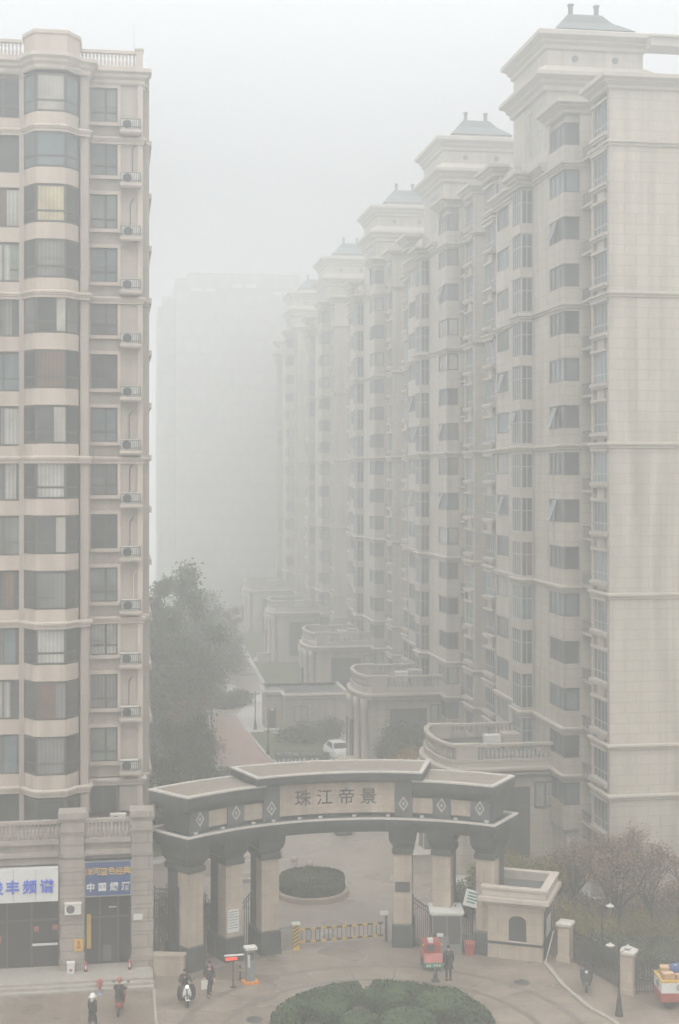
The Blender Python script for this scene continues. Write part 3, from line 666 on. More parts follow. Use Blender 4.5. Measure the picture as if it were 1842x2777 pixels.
# ------------------------------------------------------------------ entrance pavilions
def pavilion():
    t = thing('entrance_pavilion', 'nearest entrance pavilion with a curved balustraded terrace, right behind the gate', 'pavilion', (24, 89.4, 0), 0, 'entrance pavilions in front of the right row')
    Y = 89.4
    def plan(d):
        p = [(28.15, Y+d), (21.2+d*.3, Y+d)]
        for i in range(1, 10):
            a = math.pi*i/10; p.append((21.25+d*.4-(1.15-d*.4)*math.sin(a), Y+4.1-(4.1-d)*math.cos(a)))
        return p + [(21.2+d*.3, Y+8.2-d), (28.15, Y+8.2-d)]
    w = MB(); w.prism(plan(.55), 0, 6.6); w.build('wall', M['wall_r'], t)
    pr = plan(.35); pr2 = plan(.15)
    b = MB(); b.prism(plan(.1), 6.62, 7.3); b.band(plan(.15), [(.0, 6.4), (.12, 6.5), (.12, 6.62), (.35, 6.8), (.35, 6.95), (.1, 7.02)]); b.build('cornice', M['trim_r'], t)
    # balustrade
    b = MB(); q = plan(.2); b.band(q, [(.0, 7.3), (.1, 7.32), (.1, 7.5), (.0, 7.52)]); q2 = plan(.32); 
    rail = MB(); o, i = plan(.12), plan(.52)
    n = len(o)
    for k in range(n-1):
        rail.prism([o[k], o[k+1], i[k+1], i[k]], 8.33, 8.5)
    c = plan(.32)
    for k in range(n-1):
        p0, p1 = Vector(c[k]), Vector(c[k+1]); L_ = (p1-p0).length; m_ = max(1, int(L_/.27))
        for j in range(m_):
            p = p0.lerp(p1, (j+.5)/m_)
            if k in (0, n-2) and (p.x < 22.6): continue
            rail.lathe([(.06, 7.5), (.1, 7.75), (.055, 8.0), (.09, 8.2), (.06, 8.33)], p.x, p.y, 6)
    for yy in (Y+.12, Y+7.68): rail.box(21.15, 22.6, yy, yy+.4, 7.5, 8.34); rail.box(21.0, 22.75, yy-.06, yy+.46, 8.34, 8.56)
    rail.build('balustrade', M['trim_r'], t); b.build('plinth', M['trim_r'], t)
    d = MB(); d.prism(plan(.6), 7.31, 7.36); d.build('roof_deck', M['slate_lt'], t)
    window('window', [((26.2, Y+.5), (22.9, Y+.5))], .9, 5.6, [4], .72, M['frame_d'], PANES[1], t, (24.5, Y+.5, 3), .04, .0, .1)
    window('window', [((27.95, Y+.5), (26.5, Y+.5))], 4.2, 5.9, [2], None, M['frame_d'], PANES[3], t, (27, Y+.5, 5), .04, .0, .1)
    for k in range(5):
        a = math.pi*(k+.5)/5; x, y = 20.95-.85*math.sin(a), Y+4.1-3.6*math.cos(a)
        c_ = MB(); c_.lathe([(.36, 0), (.36, .5), (.28, .6), (.27, 5.6), (.36, 5.8), (.36, 6.5)], x, y, 12); c_.build('column', M['trim_r'], t, True)
    e = MB(); e.box(19.9, 20.6, Y+2.6, Y+5.6, 0, 4.2); e.build('entrance_door', M['shopdark'], t)
    h = MB(); h.box(24.3, 25.4, Y+4.6, Y+5.4, 7.36, 8.2); h.build('vent_housing', M['offwhite'], t)
    h = MB(); h.box(25.5, 26.7, Y+4.4, Y+5.6, 7.36, 8.35); h.build('roof_hatch', M['wall_r'], t)
    return t
P1 = pavilion(); P1.location.x += .65
s = MB()
for k in range(5): s.box(18.3+k*.3, 20.0, 91.6, 94.6, k*.15, (k+1)*.15)
s.build('step', M['coping'], P1)
s = MB(); s.box(18.6, 20.3, 90.6, 91.6, 0, 1.15); s.box(18.5, 20.35, 90.5, 91.7, 1.15, 1.27); s.build('step_cheek', M['trim_r'], P1)
plab = ['', 'second entrance pavilion with a curved terrace, beside the small flat-roofed building', 'third entrance pavilion with a curved terrace, standing behind the flat-roofed building',
        'fourth entrance pavilion with a curved terrace, pale beyond the path', 'farthest entrance pavilion with a curved terrace, nearly lost in haze']
for k, y in enumerate((120.9, 155.3, 194.5, 232.0)):
    c = copy_tree(P1); c.location = (24.75+.12*k, y, 0); c['label'] = plab[k+1]

# flat roofed outbuilding
t = thing('outbuilding', 'small flat-roofed grey building with one window beside the pink path', 'outbuilding', (20, 144, 0))
b = MB(); b.box(16.9, 23.2, 141, 147.4, 0, 3.9); b.box(15.2, 16.9, 143.6, 147.4, 0, 3.85); b.build('wall', M['wall_r'], t)
b = MB(); b.band([(23.2, 141), (16.9, 141), (16.9, 143.6), (15.2, 143.6), (15.2, 147.4), (23.2, 147.4)], [(0, 3.5), (.15, 3.6), (.15, 3.75), (.3, 3.85), (.3, 4.0), (.1, 4.05), (.1, 4.25), (-.3, 4.25)])
b.box(22.9, 23.2, 141, 147.4, 3.85, 4.25); b.build('parapet', M['coping'], t)
b = MB(); b.box(16.9, 23.0, 141.3, 147.2, 3.9, 3.95); b.build('roof', M['slate_lt'], t)
window('window', [((19.1, 141), (17.75, 141))], 1.3, 2.85, [2], None, M['frame_d'], PANES[1], t, (18.4, 141, 2), .04, .02)
b = MB(); b.box(15.5, 16.2, 143.52, 143.6, 0, 2.3); b.build('door', M['dgrey'], t)
b = MB(); b.box(15.0, 16.6, 142.6, 143.5, 0, .25); b.build('door_step', M['coping'], t)

# far slabs beyond the end of the street
t = thing('tower_block', 'broad high slab block closing the street, a faint outline in the haze', 'tower block', (22, 262, 0))
b = MB(); b.box(11.2, 34.5, 262, 280, 0, 62.0); b.box(13.5, 34.2, 262, 280, 62, 63.0); b.build('wall', M['slab'], t)
for x0, x1, z in ((14.0, 16.0, 59.6), (16.6, 18.4, 59.6), (21.4, 23.2, 60.4), (24.0, 25.9, 60.4), (29, 30.6, 59.2), (31, 32, 59.2)): b = MB(); b.box(x0, x1, 261.8, 262.0, z, z+.6); b.build('roof_opening', M['slab2'], t)
t = thing('tower_block', 'lower side slab left of the faint broad block in the haze', 'tower block', (9.5, 268, 0))
b = MB(); b.box(8.0, 11.2, 266, 280, 0, 57.0); b.box(9.0, 11.2, 266, 280, 57, 59.0); b.build('wall', M['slab'], t)
# ------------------------------------------------------------------ ground
GC = (12.0, 63.3)
b = MB(); b.prism([(-320, -20), (340, -20), (340, 640), (-320, 640)], -.5, 0.0); struct('ground', b, M['earth'])
def sheet(name, poly, z, m):
    b = MB(); b.add([(x, y, z) for x, y in poly], [tuple(range(len(poly)))]); return struct(name, b, m)
def arc(r, a0, a1, n, c=GC): return [(c[0]+r*math.sin(R(a0+(a1-a0)*i/n)), c[1]+r*math.cos(R(a0+(a1-a0)*i/n))) for i in range(n+1)]
sheet('plaza', [(1.95, 45), (23.4, 45), (23.3, 64.5), (22.7, 66.4), (22.38, 69.6), (22.5, 73.0), (22.3, 78.0), (1.95, 78.0)], .004, M['paving'])
sheet('forecourt', [(-30, 45), (1.95, 45), (1.95, 75), (-30, 75)], .004, M['paving_l'])
sheet('pavement', [(23.6, 45), (40, 45), (40, 78), (22.5, 78), (22.68, 73.0), (22.56, 69.6), (22.86, 66.45), (23.5, 64.5)], .10, M['paving_l'])
b = MB(); kp = [(23.4, 45), (23.3, 64.5), (22.7, 66.4), (22.38, 69.6), (22.5, 73.0)]
for p0, p1 in zip(kp, kp[1:]): b.seg(p0, p1, 0, (Vector(p1)-Vector(p0)).length, 0, .13, -.2, 0)
struct('kerb', b, M['kerb'])
b = MB(); b.box(1.9, 2.03, 45, 72.4, .0, .035); struct('drain_strip', b, M['kerb'])
sheet('paving_strip', [(-2.15, 45), (-1.6, 45), (-1.6, 72.4), (-2.15, 72.4)], .008, M['paving_s'])
IC = (12.2, 64.45)
for r, wd in ((7.6, .28), (9.6, .34)):
    o, i = arc(r+wd/2, -115, 115, 60, IC), arc(r-wd/2, -115, 115, 60, IC); b = MB()
    b.add([(x, y, .008) for x, y in o] + [(x, y, .008) for x, y in i], [(k, k+1, 61+k+1, 61+k) for k in range(60)])
    struct('paving_band', b, M['paving_d'])
for a in range(-60, 75, 15):
    s_, c_ = math.sin(R(a)), math.cos(R(a)); q = [(IC[0]+r*s_+d*c_, IC[1]+r*c_-d*s_) for r, d in ((7.74, -.06), (7.74, .06), (9.43, .06), (9.43, -.06))]
    sheet('paving_joint', q, .0085, M['paving_d'])
sheet('court', [(1.95, 78.0), (22.3, 78.0), (21.5, 89), (20, 100), (20, 127.2), (9, 127.2), (9.0, 100), (1.95, 95)], .004, M['paving_b'])
sheet('path', [(9.02, 127.2), (14.1, 127.2), (13.7, 131), (13.2, 143.8), (13.0, 153.5), (10.17, 153.2), (9.76, 145.8), (9.02, 137)], .006, M['pinkpave'])
sheet('path', [(10.17, 153.2), (13.0, 153.5), (15.4, 162.5), (18.1, 174), (20, 260), (16, 260), (14.7, 171.5), (12.4, 162)], .006, M['paving_b'])
b = MB()
for p0, p1 in (((14.1, 127.2), (13.7, 131)), ((13.7, 131), (13.2, 143.8)), ((9.02, 127.2), (9.02, 137)), ((9.02, 137), (9.76, 145.8))): b.seg(p0, p1, 0, (Vector(p1)-Vector(p0)).length, 0, .14, -.14, .0)
struct('kerb', b, M['coping'])
sheet('lawn', [(14.2, 129), (21, 129), (21, 141), (16.9, 141), (15.2, 143), (13.5, 143)], .008, M['lawn'])
sheet('lawn', [(2, 97), (8.9, 100), (8.9, 137), (9.6, 146), (10, 153), (11.5, 163), (13.5, 172), (13, 260), (2, 260)], .008, M['lawn'])
sheet('lawn', [(18.5, 154), (28, 154), (28, 260), (20.4, 260), (18.6, 174)], .008, M['lawn'])
sheet('bed', [(22.8, 74.2), (31, 68.5), (40, 66), (40, 81), (29, 81), (28, 89), (22.3, 89)], .106, M['soil'])
# shop terrace
b = MB(); b.box(-30, 1.98, 73.1, 75.7, 0, .36); b.box(-30, 1.99, 72.75, 73.1, 0, .24); b.box(-30, 2.0, 72.4, 72.75, 0, .12); struct('terrace_steps', b, M['kerb'])

# ------------------------------------------------------------------ the gate
def Pt(th, r): return (GC[0]-r*math.sin(R(th)), GC[1]+r*math.cos(R(th)))
def sector(mb, a, b_, r0, r1, z0, z1, n=26):
    p = [Pt(a+(b_-a)*i/n, r0) for i in range(n+1)]; q = [Pt(a+(b_-a)*i/n, r1) for i in range(n+1)]
    vs = [(*x, z0) for x in p] + [(*x, z0) for x in q] + [(*x, z1) for x in p] + [(*x, z1) for x in q]; k = n+1
    fs = [(0, k, 3*k, 2*k), (n, 2*k+n, 3*k+n, k+n)]
    for i in range(n):
        fs += [(i, i+1, k+i+1, k+i), (2*k+i, 3*k+i, 3*k+i+1, 2*k+i+1), (i, 2*k+i, 2*k+i+1, i+1), (k+i, k+i+1, 3*k+i+1, 3*k+i)]
    return mb.add(vs, fs)
def rim(mb, a, b_, r0, r1, z0, z1, w=.24):
    da = math.degrees(w/14.5)
    sector(mb, a, b_, r0, r0+w, z0, z1); sector(mb, a, b_, r1-w, r1, z0, z1)
    sector(mb, a, a+da, r0+w, r1-w, z0, z1, 2); sector(mb, b_-da, b_, r0+w, r1-w, z0, z1, 2)
gate = thing('entrance_gate', 'curved ceremonial gate of dark slate and beige stone spanning the estate entrance', 'gate', (12, 77.5, 0))
for a0, a1, i0, i1 in ((17.6, 39, 18, 38.3), (-37.6, -17.6, -37, -18)):
    b = MB(); sector(b, a0, a1, 13.1, 16.2, 8.78, 9.26, 14); sector(b, i0, i1, 13.3, 16.0, 8.55, 8.78, 14); sector(b, i0, i1, 13.45, 15.85, 8.4, 8.55, 14)
    sr = b.build('side_roof', M['slate'], gate)
    b = MB(); rim(b, a0, a1, 13.08, 16.22, 9.26, 9.36); b.build('coping', M['coping'], sr)
    b = MB(); sector(b, i0, i1, 13.3, 16.0, 9.26, 9.30, 14); b.build('deck', M['gravel'], sr)
b = MB(); sector(b, -20.3, 20.3, 12.98, 16.3, 9.37, 9.74); sector(b, -19.6, 19.6, 13.2, 16.1, 9.24, 9.37); b.build('centre_roof', M['slate'], gate)
b = MB(); rim(b, -20.3, 20.3, 12.96, 16.32, 9.74, 9.83); b.build('centre_coping', M['coping'], gate)
b = MB(); sector(b, -19.4, 19.4, 13.2, 16.1, 9.74, 9.78); b.build('centre_deck', M['gravel'], gate)
b = MB(); sector(b, -35.9, 36.8, 13.68, 15.65, 7.24, 8.42); sector(b, -17.6, 17.6, 13.68, 15.65, 8.42, 9.24); b.build('frieze', M['slate'], gate)
for a, c, z1 in ((13.6, -13.6, 9.14), (17.6, 22.4, 8.3), (26.6, 31.7, 8.3), (-22.4, -17.6, 8.3), (-31.2, -26.6, 8.3)):
    b = MB(); sector(b, min(a, c), max(a, c), 13.6, 13.7, 7.46, z1, 8); b.build('panel', M['granite'], gate)
for th, wd in ((15.6, 4.0), (24.5, 4.2), (34.2, 5.0), (-15.6, 4.0), (-24.5, 4.2), (-33.6, 4.6)):
    b = MB(); sector(b, th-wd/2, th+wd/2, 13.5, 13.69, 7.25, 8.41 if abs(th) > 17 else 9.23, 3); po = b.build('frieze_pier', M['slate_lt'], gate)
    T = Matrix.Translation((*Pt(th, 13.49), 7.98)) @ Matrix.Rotation(R(th), 4, 'Z')
    b = MB(T)
    def rh(s, y): return [(s*.27, y, 0), (0, y, s*.40), (-s*.27, y, 0), (0, y, -s*.40)]
    b.add(rh(1, -.03)+rh(.72, -.03)+rh(1, .01)+rh(.72, .01), [(i, (i+1) % 4, 4+(i+1) % 4, 4+i) for i in range(4)] + [(8+i, 8+(i+1) % 4, (i+1) % 4, i) for i in range(4)] + [(4+i, 4+(i+1) % 4, 12+(i+1) % 4, 12+i) for i in range(4)])
    b.loft([rh(.3, -.02), rh(.3, .01)]); b.build('diamond', M['coping'], po)
b = MB(); sector(b, -38.2, 39.3, 13.0, 16.3, 6.95, 7.2); sector(b, -37.6, 38.7, 13.2, 16.1, 6.72, 6.95); sector(b, -37.2, 38.2, 13.4, 15.9, 6.45, 6.72); b.build('lintel', M['slate'], gate)
b = MB(); rim(b, -38.2, 39.3, 12.98, 16.32, 7.2, 7.29, .2); b.build('ledge_coping', M['coping'], gate)
b = MB(); sector(b, -37.5, 38.5, 13.15, 13.69, 7.2, 7.235); b.build('ledge', M['slate_lt'], gate)
b = MB()
for th, ch in ((7.9, '珠'), (2.75, '江'), (-2.4, '帝'), (-7.5, '景')):
    text_mb(b, ch, .84, Matrix.Translation((*Pt(th, 13.585), 8.30)) @ Matrix.Rotation(R(th), 4, 'Z') @ Matrix.Rotation(math.pi/2, 4, 'X'), .02, .004)
b.build('lettering', M['led'], gate)
for th in (15.3, 24.2, 34.3, -15.3, -24.2, -34.3):
    T = Matrix.Translation((*Pt(th, 14.45), 0)) @ Matrix.Rotation(R(th), 4, 'Z')
    rect = lambda w, y0, y1, z: [(-w/2, y0, z), (w/2, y0, z), (w/2, y1, z), (-w/2, y1, z)]
    b = MB(T); b.box(-.5, .5, -.62, .25, 1.28, 5.2); sh = b.build('column_shaft', M['granite'], gate)
    b = MB(T); b.box(-.46, .46, .25, 1.2, 1.28, 5.2); b.build('rear_shaft', M['slate'], sh)
    b = MB(T); b.box(-.58, .58, -.72, 1.3, 0, 1.2); b.loft([rect(1.16, -.72, 1.3, 1.2), rect(1.0, -.64, 1.22, 1.28)]); b.build('column_base', M['slate'], sh)
    b = MB(T); b.loft([rect(1.12, -.72, 1.3, 5.16), rect(1.16, -.74, 1.32, 5.2), rect(1.16, -.74, 1.32, 5.42), rect(1.12, -.72, 1.3, 5.48)])
    b.loft([rect(1.02, -.66, 1.24, 5.48), rect(1.08, -.7, 1.28, 5.6), rect(1.3, -.8, 1.36, 5.76), rect(1.46, -.88, 1.4, 5.95), rect(1.5, -.92, 1.42, 6.15), rect(1.52, -.95, 1.42, 6.46)])
    b.build('capital', M['slate'], sh)
# spot lamps on the ledge
for th in (36, 28.5, 20.5, 15.5, 9, 4, -4, -12, -20, -28, -35.5):
    p = Pt(th, 13.3)
    t = thing('floodlight', 'small white floodlight on the gate ledge under the stone panels', 'floodlight', (*p, 7.236), R(th), 'floodlights along the gate ledge')
    q = MB(); q.box(-.07, .07, -.05, .05, 0, .03); q.box(-.012, .012, -.01, .01, .03, .08); local(t, 'bracket', M['grey'], q)
    q = MB(); q.box(-.10, .10, -.05, .06, .06, .17); local(t, 'lamp_head', M['coping'], q)
# things fixed to the columns
def on_col(name, label, cat, th, x0, x1, z0, z1, m, lines=None):
    p = Pt(th, 14.45); t = thing(name, label, cat, (*p, 0), R(th))
    q = MB(); q.box(x0, x1, -.65, -.621, z0, z1); local(t, 'plate', m, q)
    if lines:
        q = MB(); n = 7
        for k in range(n): q.box(x0+.06, x1-.06-(.1 if k % 3 == 1 else 0), -.656, -.65, z1-.12-(z1-z0-.2)*k/n, z1-.08-(z1-z0-.2)*k/n)
        local(t, 'ruled_line', lines, q)
on_col('notice', 'white notice sheet on a beige gate column left of the barrier', 'notice', 24.2, -.40, .28, 1.55, 2.75, M['white'], M['grey'])
on_col('plaque', 'dark bronze plaque on the gate column right of the barrier', 'plaque', -15.3, -.40, .40, 3.05, 3.6, M['dgrey'])
t = thing('tilted_sign', 'tilted white board with green marks on the rightmost gate column', 'sign', (19.35, 75.4, 2.4))
T = Matrix.Translation((19.2, 75.05, 2.98)) @ Matrix.Rotation(R(-12), 4, 'Z') @ Matrix.Rotation(R(14), 4, 'Y')
q = MB(T); q.box(-.45, .45, -.02, .02, -.45, .45); q.build('panel', M['white'], t)
q = MB(T)
for k in range(4): q.box(-.3, .26-.08*(k % 2), -.027, -.02, .25-k*.17, .33-k*.17)
q.build('green_marks', M['green'], t)
q = MB(); q.box(19.15, 19.5, 75.08, 75.5, 2.9, 2.96); q.build('bracket', M['iron'], t)

# wing wall and railings at the left of the gate
t = thing('low_wall', 'low beige stone wall between the shop corner and the gate', 'wall', (2.8, 74.6, 0))
b = MB(); b.prism([(2.02, 74.3), (3.55, 73.95), (3.7, 74.4), (2.02, 74.8)], 0, 1.0); b.prism([(2.02, 74.24), (3.57, 73.89), (3.74, 74.45), (2.02, 74.86)], 1.0, 1.1); b.build('wall', M['granite'], t)
def railing(label, p0, p1, z0, z1, step=.14, top=None, m='iron', name='iron_fence', cat='fence', solid=False):
    t = thing(name, label, cat, (p0[0], p0[1], 0))
    L_ = (Vector(p1)-Vector(p0)).length; n = max(2, int(L_/step)); b = MB(); f = MB()
    top = top or (lambda s: z1)
    for k in range(n+1):
        s = k/n; x = L_*s; f.seg(p0, p1, max(x-.017, 0), min(x+.017, L_), z0, top(s)+.06, -.017, .017)
    for s0, s1 in [(i/8, (i+1)/8) for i in range(8)]:
        za, zb = top(s0), top(s1); a = Vector(p0).lerp(Vector(p1), s0); c = Vector(p0).lerp(Vector(p1), s1)
        b.tube((a.x, a.y, za), (c.x, c.y, zb), .028); b.tube((a.x, a.y, za-.25), (c.x, c.y, zb-.25), .02)
        b.tube((a.x, a.y, z0+.12), (c.x, c.y, z0+.12), .025)
    for s in (0, 1): q = Vector(p0).lerp(Vector(p1), s); b.box(q.x-.035, q.x+.035, q.y-.035, q.y+.035, 0, top(s)+.14)
    b.build('rail', M[m], t); f.build('bars', M[m], t)
    return t
railing('dark iron railing filling the gap beside the shop corner', (2.1, 75.4), (3.3, 75.0), 0, 4.2, .12)
railing('dark iron gate leaf between the two leftmost gate columns', (4.6, 76.2), (5.7, 76.8), 0, 3.0, .12, name='iron_gate', cat='gate')
railing('open dark iron gate leaf beside the column with the white notice', (6.75, 77.2), (7.6, 77.6), 0, 3.1, .13, lambda s: 2.5+.9*s, name='iron_gate', cat='gate')
railing('black iron gate leaf with a sweeping top left of the white-roofed kiosk', (16.25, 76.7), (17.35, 76.4), 0, 3.2, .11, lambda s: 2.75-.75*s**.8, name='iron_gate', cat='gate')
railing('black iron gate leaf with a sweeping top right of the white-roofed kiosk', (18.45, 75.9), (19.25, 75.3), 0, 3.2, .11, lambda s: 2.3-.25*s, name='iron_gate', cat='gate')
# kiosk
t = thing('guard_kiosk', 'small glazed guard kiosk with a flat white roof between gate columns', 'kiosk', (17.9, 75.9, 0), R(-8))
for nm, m, bx in (('roof', 'white', (-.92, .92, -.85, .85, 2.2, 2.32)), ('fascia', 'offwhite', (-.86, .86, -.79, .79, 2.1, 2.2)), ('base_panel', 'grey', (-.8, .8, -.74, .74, 0, .85))):
    q = MB(); q.box(*bx); local(t, nm, M[m], q)
q = MB()
for x in (-.8, -.03, .74):
    for y in (-.74, .68): q.box(x, x+.06, y, y+.06, .85, 2.1)
for y in (-.735, .685): q.box(-.8, .8, y, y+.05, .86, .92); q.box(-.8, .8, y, y+.05, 2.03, 2.09)
for x in (-.795, .745): q.box(x, x+.05, -.74, .74, .865, .915)
local(t, 'frame', M['grey'], q)
q = MB(); q.box(-.76, .76, -.70, .70, .85, 2.1); local(t, 'glazing', PANES[1], q)
q = MB(); q.box(.1, .7, -.765, -.742, .55, 1.7); local(t, 'door', M['dgrey'], q)
q = MB(); q.box(-.55, -.2, -.755, -.742, .95, 1.15); local(t, 'notice_sheet', M['white'], q)
# red bin
t = thing('litter_bin', 'red bin at the foot of the rightmost gate column', 'bin', (19.0, 74.9, 0), R(-20))
q = MB(); q.loft([[(-.22, -.2, 0), (.22, -.2, 0), (.22, .2, 0), (-.22, .2, 0)], [(-.27, -.24, .62), (.27, -.24, .62), (.27, .24, .62), (-.27, .24, .62)]]); local(t, 'body', M['red'], q)
q = MB(); q.box(-.29, .29, -.26, .26, .62, .70); local(t, 'lid', M['redfade'], q)
# red three wheeler, loaded, by the guard
t = thing('delivery_tricycle', 'red delivery tricycle with a green number board beside the standing guard', 'tricycle', (16.55, 73.3, 0), R(-3))
q = MB(); q.loft([[(-.5, -.55, .42), (.5, -.55, .42), (.5, .9, .42), (-.5, .9, .42)], [(-.47, -.30, .78), (.47, -.30, .78), (.47, .9, .78), (-.47, .9, .78)]]); local(t, 'bed', M['redfade'], q)
q = MB(); q.box(-.44, .44, -.1, .9, .78, 1.3); local(t, 'cabin', M['red'], q)
q = MB(); q.box(-.30, .12, -.12, -.1, .9, 1.24); local(t, 'dark_panel', M['dgrey'], q)
q = MB(); q.box(-.52, .52, -.62, -.555, .18, .42); pn = local(t, 'number_board', M['green'], q)
q = MB()
for x in (-.4, -.27, -.02, .12, .26): q.box(x, x+.09, -.628, -.62, .24, .36)
local(t, 'board_mark', M['offwhite'], q).parent = pn
q = MB(); q.box(-.22, .06, 0, .3, 1.34, 1.48); q.box(-.2, .04, -.01, .28, 1.30, 1.34); local(t, 'white_carton', M['white'], q)
for s in (-1, 1):
    q = MB(); q.ball((s*.49, -.05, 1.2), .06); local(t, 'indicator_lamp', M['yellow'], q)
    q = MB(); q.ring((s*.45, .5, .24), .19, .05, 'x', 16); q.ball((s*.45, .5, .24), .06, .08, .08); local(t, 'wheel', M['rubber'], q)
q = MB(); q.ring((0, 1.4, .24), .19, .05, 'x', 16); q.tube((0, 1.4, .24), (0, 1.2, 1.1), .03); q.tube((-.3, 1.15, 1.12), (.3, 1.15, 1.12), .02); q.box(-.05, .05, .88, 1.3, .40, .5); local(t, 'front_fork', M['iron'], q)
# tapered dark marker beside the guard
t = thing('traffic_cone', 'dark tapered cone marker on the paving beside the guard', 'cone', (16.28, 71.3, .005))
q = MB(); q.lathe([(.17, .03), (.14, .08), (.06, .74), (.03, .76)], 0, 0, 12); local(t, 'cone', M['dgrey'], q)
q = MB(); q.box(-.2, .2, -.2, .2, 0, .035); local(t, 'base', M['rubber'], q)

# folding barrier of the car entrance
t = thing('barrier_gate', 'yellow and black hanging bar barrier across the car entrance', 'barrier', (9.9, 77.3, 0))
A, Bp = Vector((10.05, 77.3, 0)), Vector((14.75, 77.75, 0)); L_ = (Bp-A).length; e = (Bp-A)/L_; a2, b2 = (A.x, A.y), (Bp.x, Bp.y)
for nm, z in (('top_rail', 1.0), ('bottom_rail', .32)):
    q = MB(); n = 16
    for k in range(n):
        q.cur = k % 2; q.seg(a2, b2, L_*k/n, L_*(k+1)/n, z, z+.1, -.04, .04)
    q.build(nm, [M['yellow'], M['iron']], t)
q = MB()
for k in range(19): x = L_*(k+.5)/19; q.seg(a2, b2, x-.018, x+.018, .42, 1.0, -.015, .015)
q.build('hanging_bar', M['iron'], t)
q = MB(); q.box(9.62, 10.02, 77.08, 77.5, 0, .08); q.box(9.66, 9.98, 77.12, 77.46, .08, 1.36)
po = q.build('drive_cabinet', M['yellow'], t)
q = MB()
for k in range(6):
    z = .12+k*.2; q.add([(9.66, 77.112, z), (9.98, 77.112, z+.2), (9.98, 77.112, z+.29), (9.66, 77.112, z+.09)], [(0, 1, 2, 3)])
q.build('stripe', M['iron'], po)
q = MB(); q.box(9.6, 10.04, 77.06, 77.52, 1.36, 1.44); q.build('cap', M['offwhite'], po)
t = thing('support_post', 'dark grey post with a pale cap receiving the yellow barrier bar', 'post', (14.95, 77.8, 0))
q = MB(); q.box(14.88, 15.0, 77.7, 77.84, 0, 1.5); q.build('post', M['dgrey'], t)
q = MB(); q.box(14.6, 15.06, 77.62, 77.9, 1.5, 1.68); q.build('cap', M['offwhite'], t)
railing('short grey lattice railing between a gate column and the striped cabinet', (8.75, 77.05), (9.55, 77.25), 0, 1.25, .1, m='grey', name='lattice_railing', cat='railing')
# access post, red led board, bollard
t = thing('access_terminal', 'tall grey entry terminal with a yellow foot beside the gate', 'terminal', (6.86, 72.5, 0), R(12))
q = MB(); q.box(-.4, .4, -.3, .3, 0, .13); local(t, 'base', M['orange'], q)
q = MB(); q.box(-.22, .22, -.17, .17, .13, 1.75); cb_ = local(t, 'cabinet', M['grey'], q)
q = MB(); q.box(-.3, .3, -.27, .23, 1.75, 1.88); local(t, 'hood', M['offwhite'], q)
q = MB(); q.box(-.16, .16, -.18, -.17, 1.2, 1.6); local(t, 'screen', M['dgrey'], q)
q = MB(); q.box(-.17, -.06, -.185, -.17, .85, 1.5); local(t, 'pale_strip', M['white'], q)
t = thing('led_sign', 'black display board with a glowing red bar on a thin post', 'sign', (5.95, 72.05, 0), R(4))
q = MB(); q.tube((0, 0, .02), (0, 0, 1.4), .035); q.lathe([(.16, 0), (.16, .03), (.05, .06)], 0, 0, 12); local(t, 'post', M['iron'], q)
q = MB(); q.box(-.46, .54, -.07, .07, 1.32, 1.6); bd = local(t, 'board', M['led'], q)
q = MB(); q.box(-.40, .2, -.078, -.07, 1.39, 1.54); local(t, 'display', M['redled'], q)
q = MB(); q.box(-.46, .54, -.1, .1, 1.6, 1.63); local(t, 'cover', M['offwhite'], q)
t = thing('bollard', 'short black bollard with a yellow band between the red display and the terminal', 'bollard', (6.4, 73.1, .005))
q = MB(); q.lathe([(.14, 0), (.14, .04), (.06, .07), (.055, .72), (.03, .76)], 0, 0, 10); local(t, 'post', M['iron'], q)
q = MB(); q.lathe([(.063, .45), (.062, .56)], 0, 0, 10); local(t, 'band', M['yellow'], q)
t = thing('fire_hydrant', 'stubby red hydrant with a pale blue foot at the shop steps', 'hydrant', (-.72, 72.0, .005))
q = MB(); q.lathe([(.09, .28), (.1, .55), (.15, .58), (.15, .66), (.12, .76), (.04, .82)], 0, 0, 12); q.tube((-.17, 0, .5), (.17, 0, .5), .05); local(t, 'barrel', M['redfade'], q)
q = MB(); q.lathe([(.14, 0), (.14, .05), (.085, .08), (.085, .28)], 0, 0, 12); local(t, 'foot', mat('pale_blue_paint', (.25, .33, .42), .6), q)

# ------------------------------------------------------------------ gatehouse on the right
t = thing('gatehouse', 'small beige stone gatehouse with a flat parapet roof and arched window', 'gatehouse', (21.3, 75, 0))
A, B_ = Vector((19.95, 74.35)), Vector((22.5, 73.05)); e = (B_-A).normalized(); nb = Vector((-e.y, e.x)); Lg = (B_-A).length; ang = math.atan2(e.y, e.x); D = 3.3
T = Matrix.Translation((A.x, A.y, 0)) @ Matrix.Rotation(ang, 4, 'Z')
q = MB(T); q.box(-.1, Lg, .12, D, 0, 3.0); q.box(-.1, Lg, 0, .12, 0, .95); q.box(-.1, 1.05, 0, .12, .95, 3.0); q.box(2.0, Lg, 0, .12, .95, 3.0)
ar = [(1.05+.475-.475*math.cos(math.pi*i/10), 2.05+.3*math.sin(math.pi*i/10)) for i in range(11)]
vs = [(x, y, z) for y in (0, .12) for x, z in ar+[(2.0, 3.0), (1.05, 3.0)]]; n = 13
q.add(vs, [tuple(range(n)), tuple(range(2*n-1, n-1, -1))] + [(i, (i+1) % n, n+(i+1) % n, n+i) for i in range(n)])
q.build('wall', M['granite'], t)
q = MB(T); q.box(-.12, Lg+.03, -.03, D+.02, .78, .92); q.build('plinth_band', M['slate'], t)
q = MB(T); q.box(1.05, 2.0, .06, .11, .95, 2.4); q.build('arched_window', PANES[0], t)
q = MB(T); q.box(.98, 2.07, -.04, .06, .93, .98); q.build('window_sill', M['coping'], t)
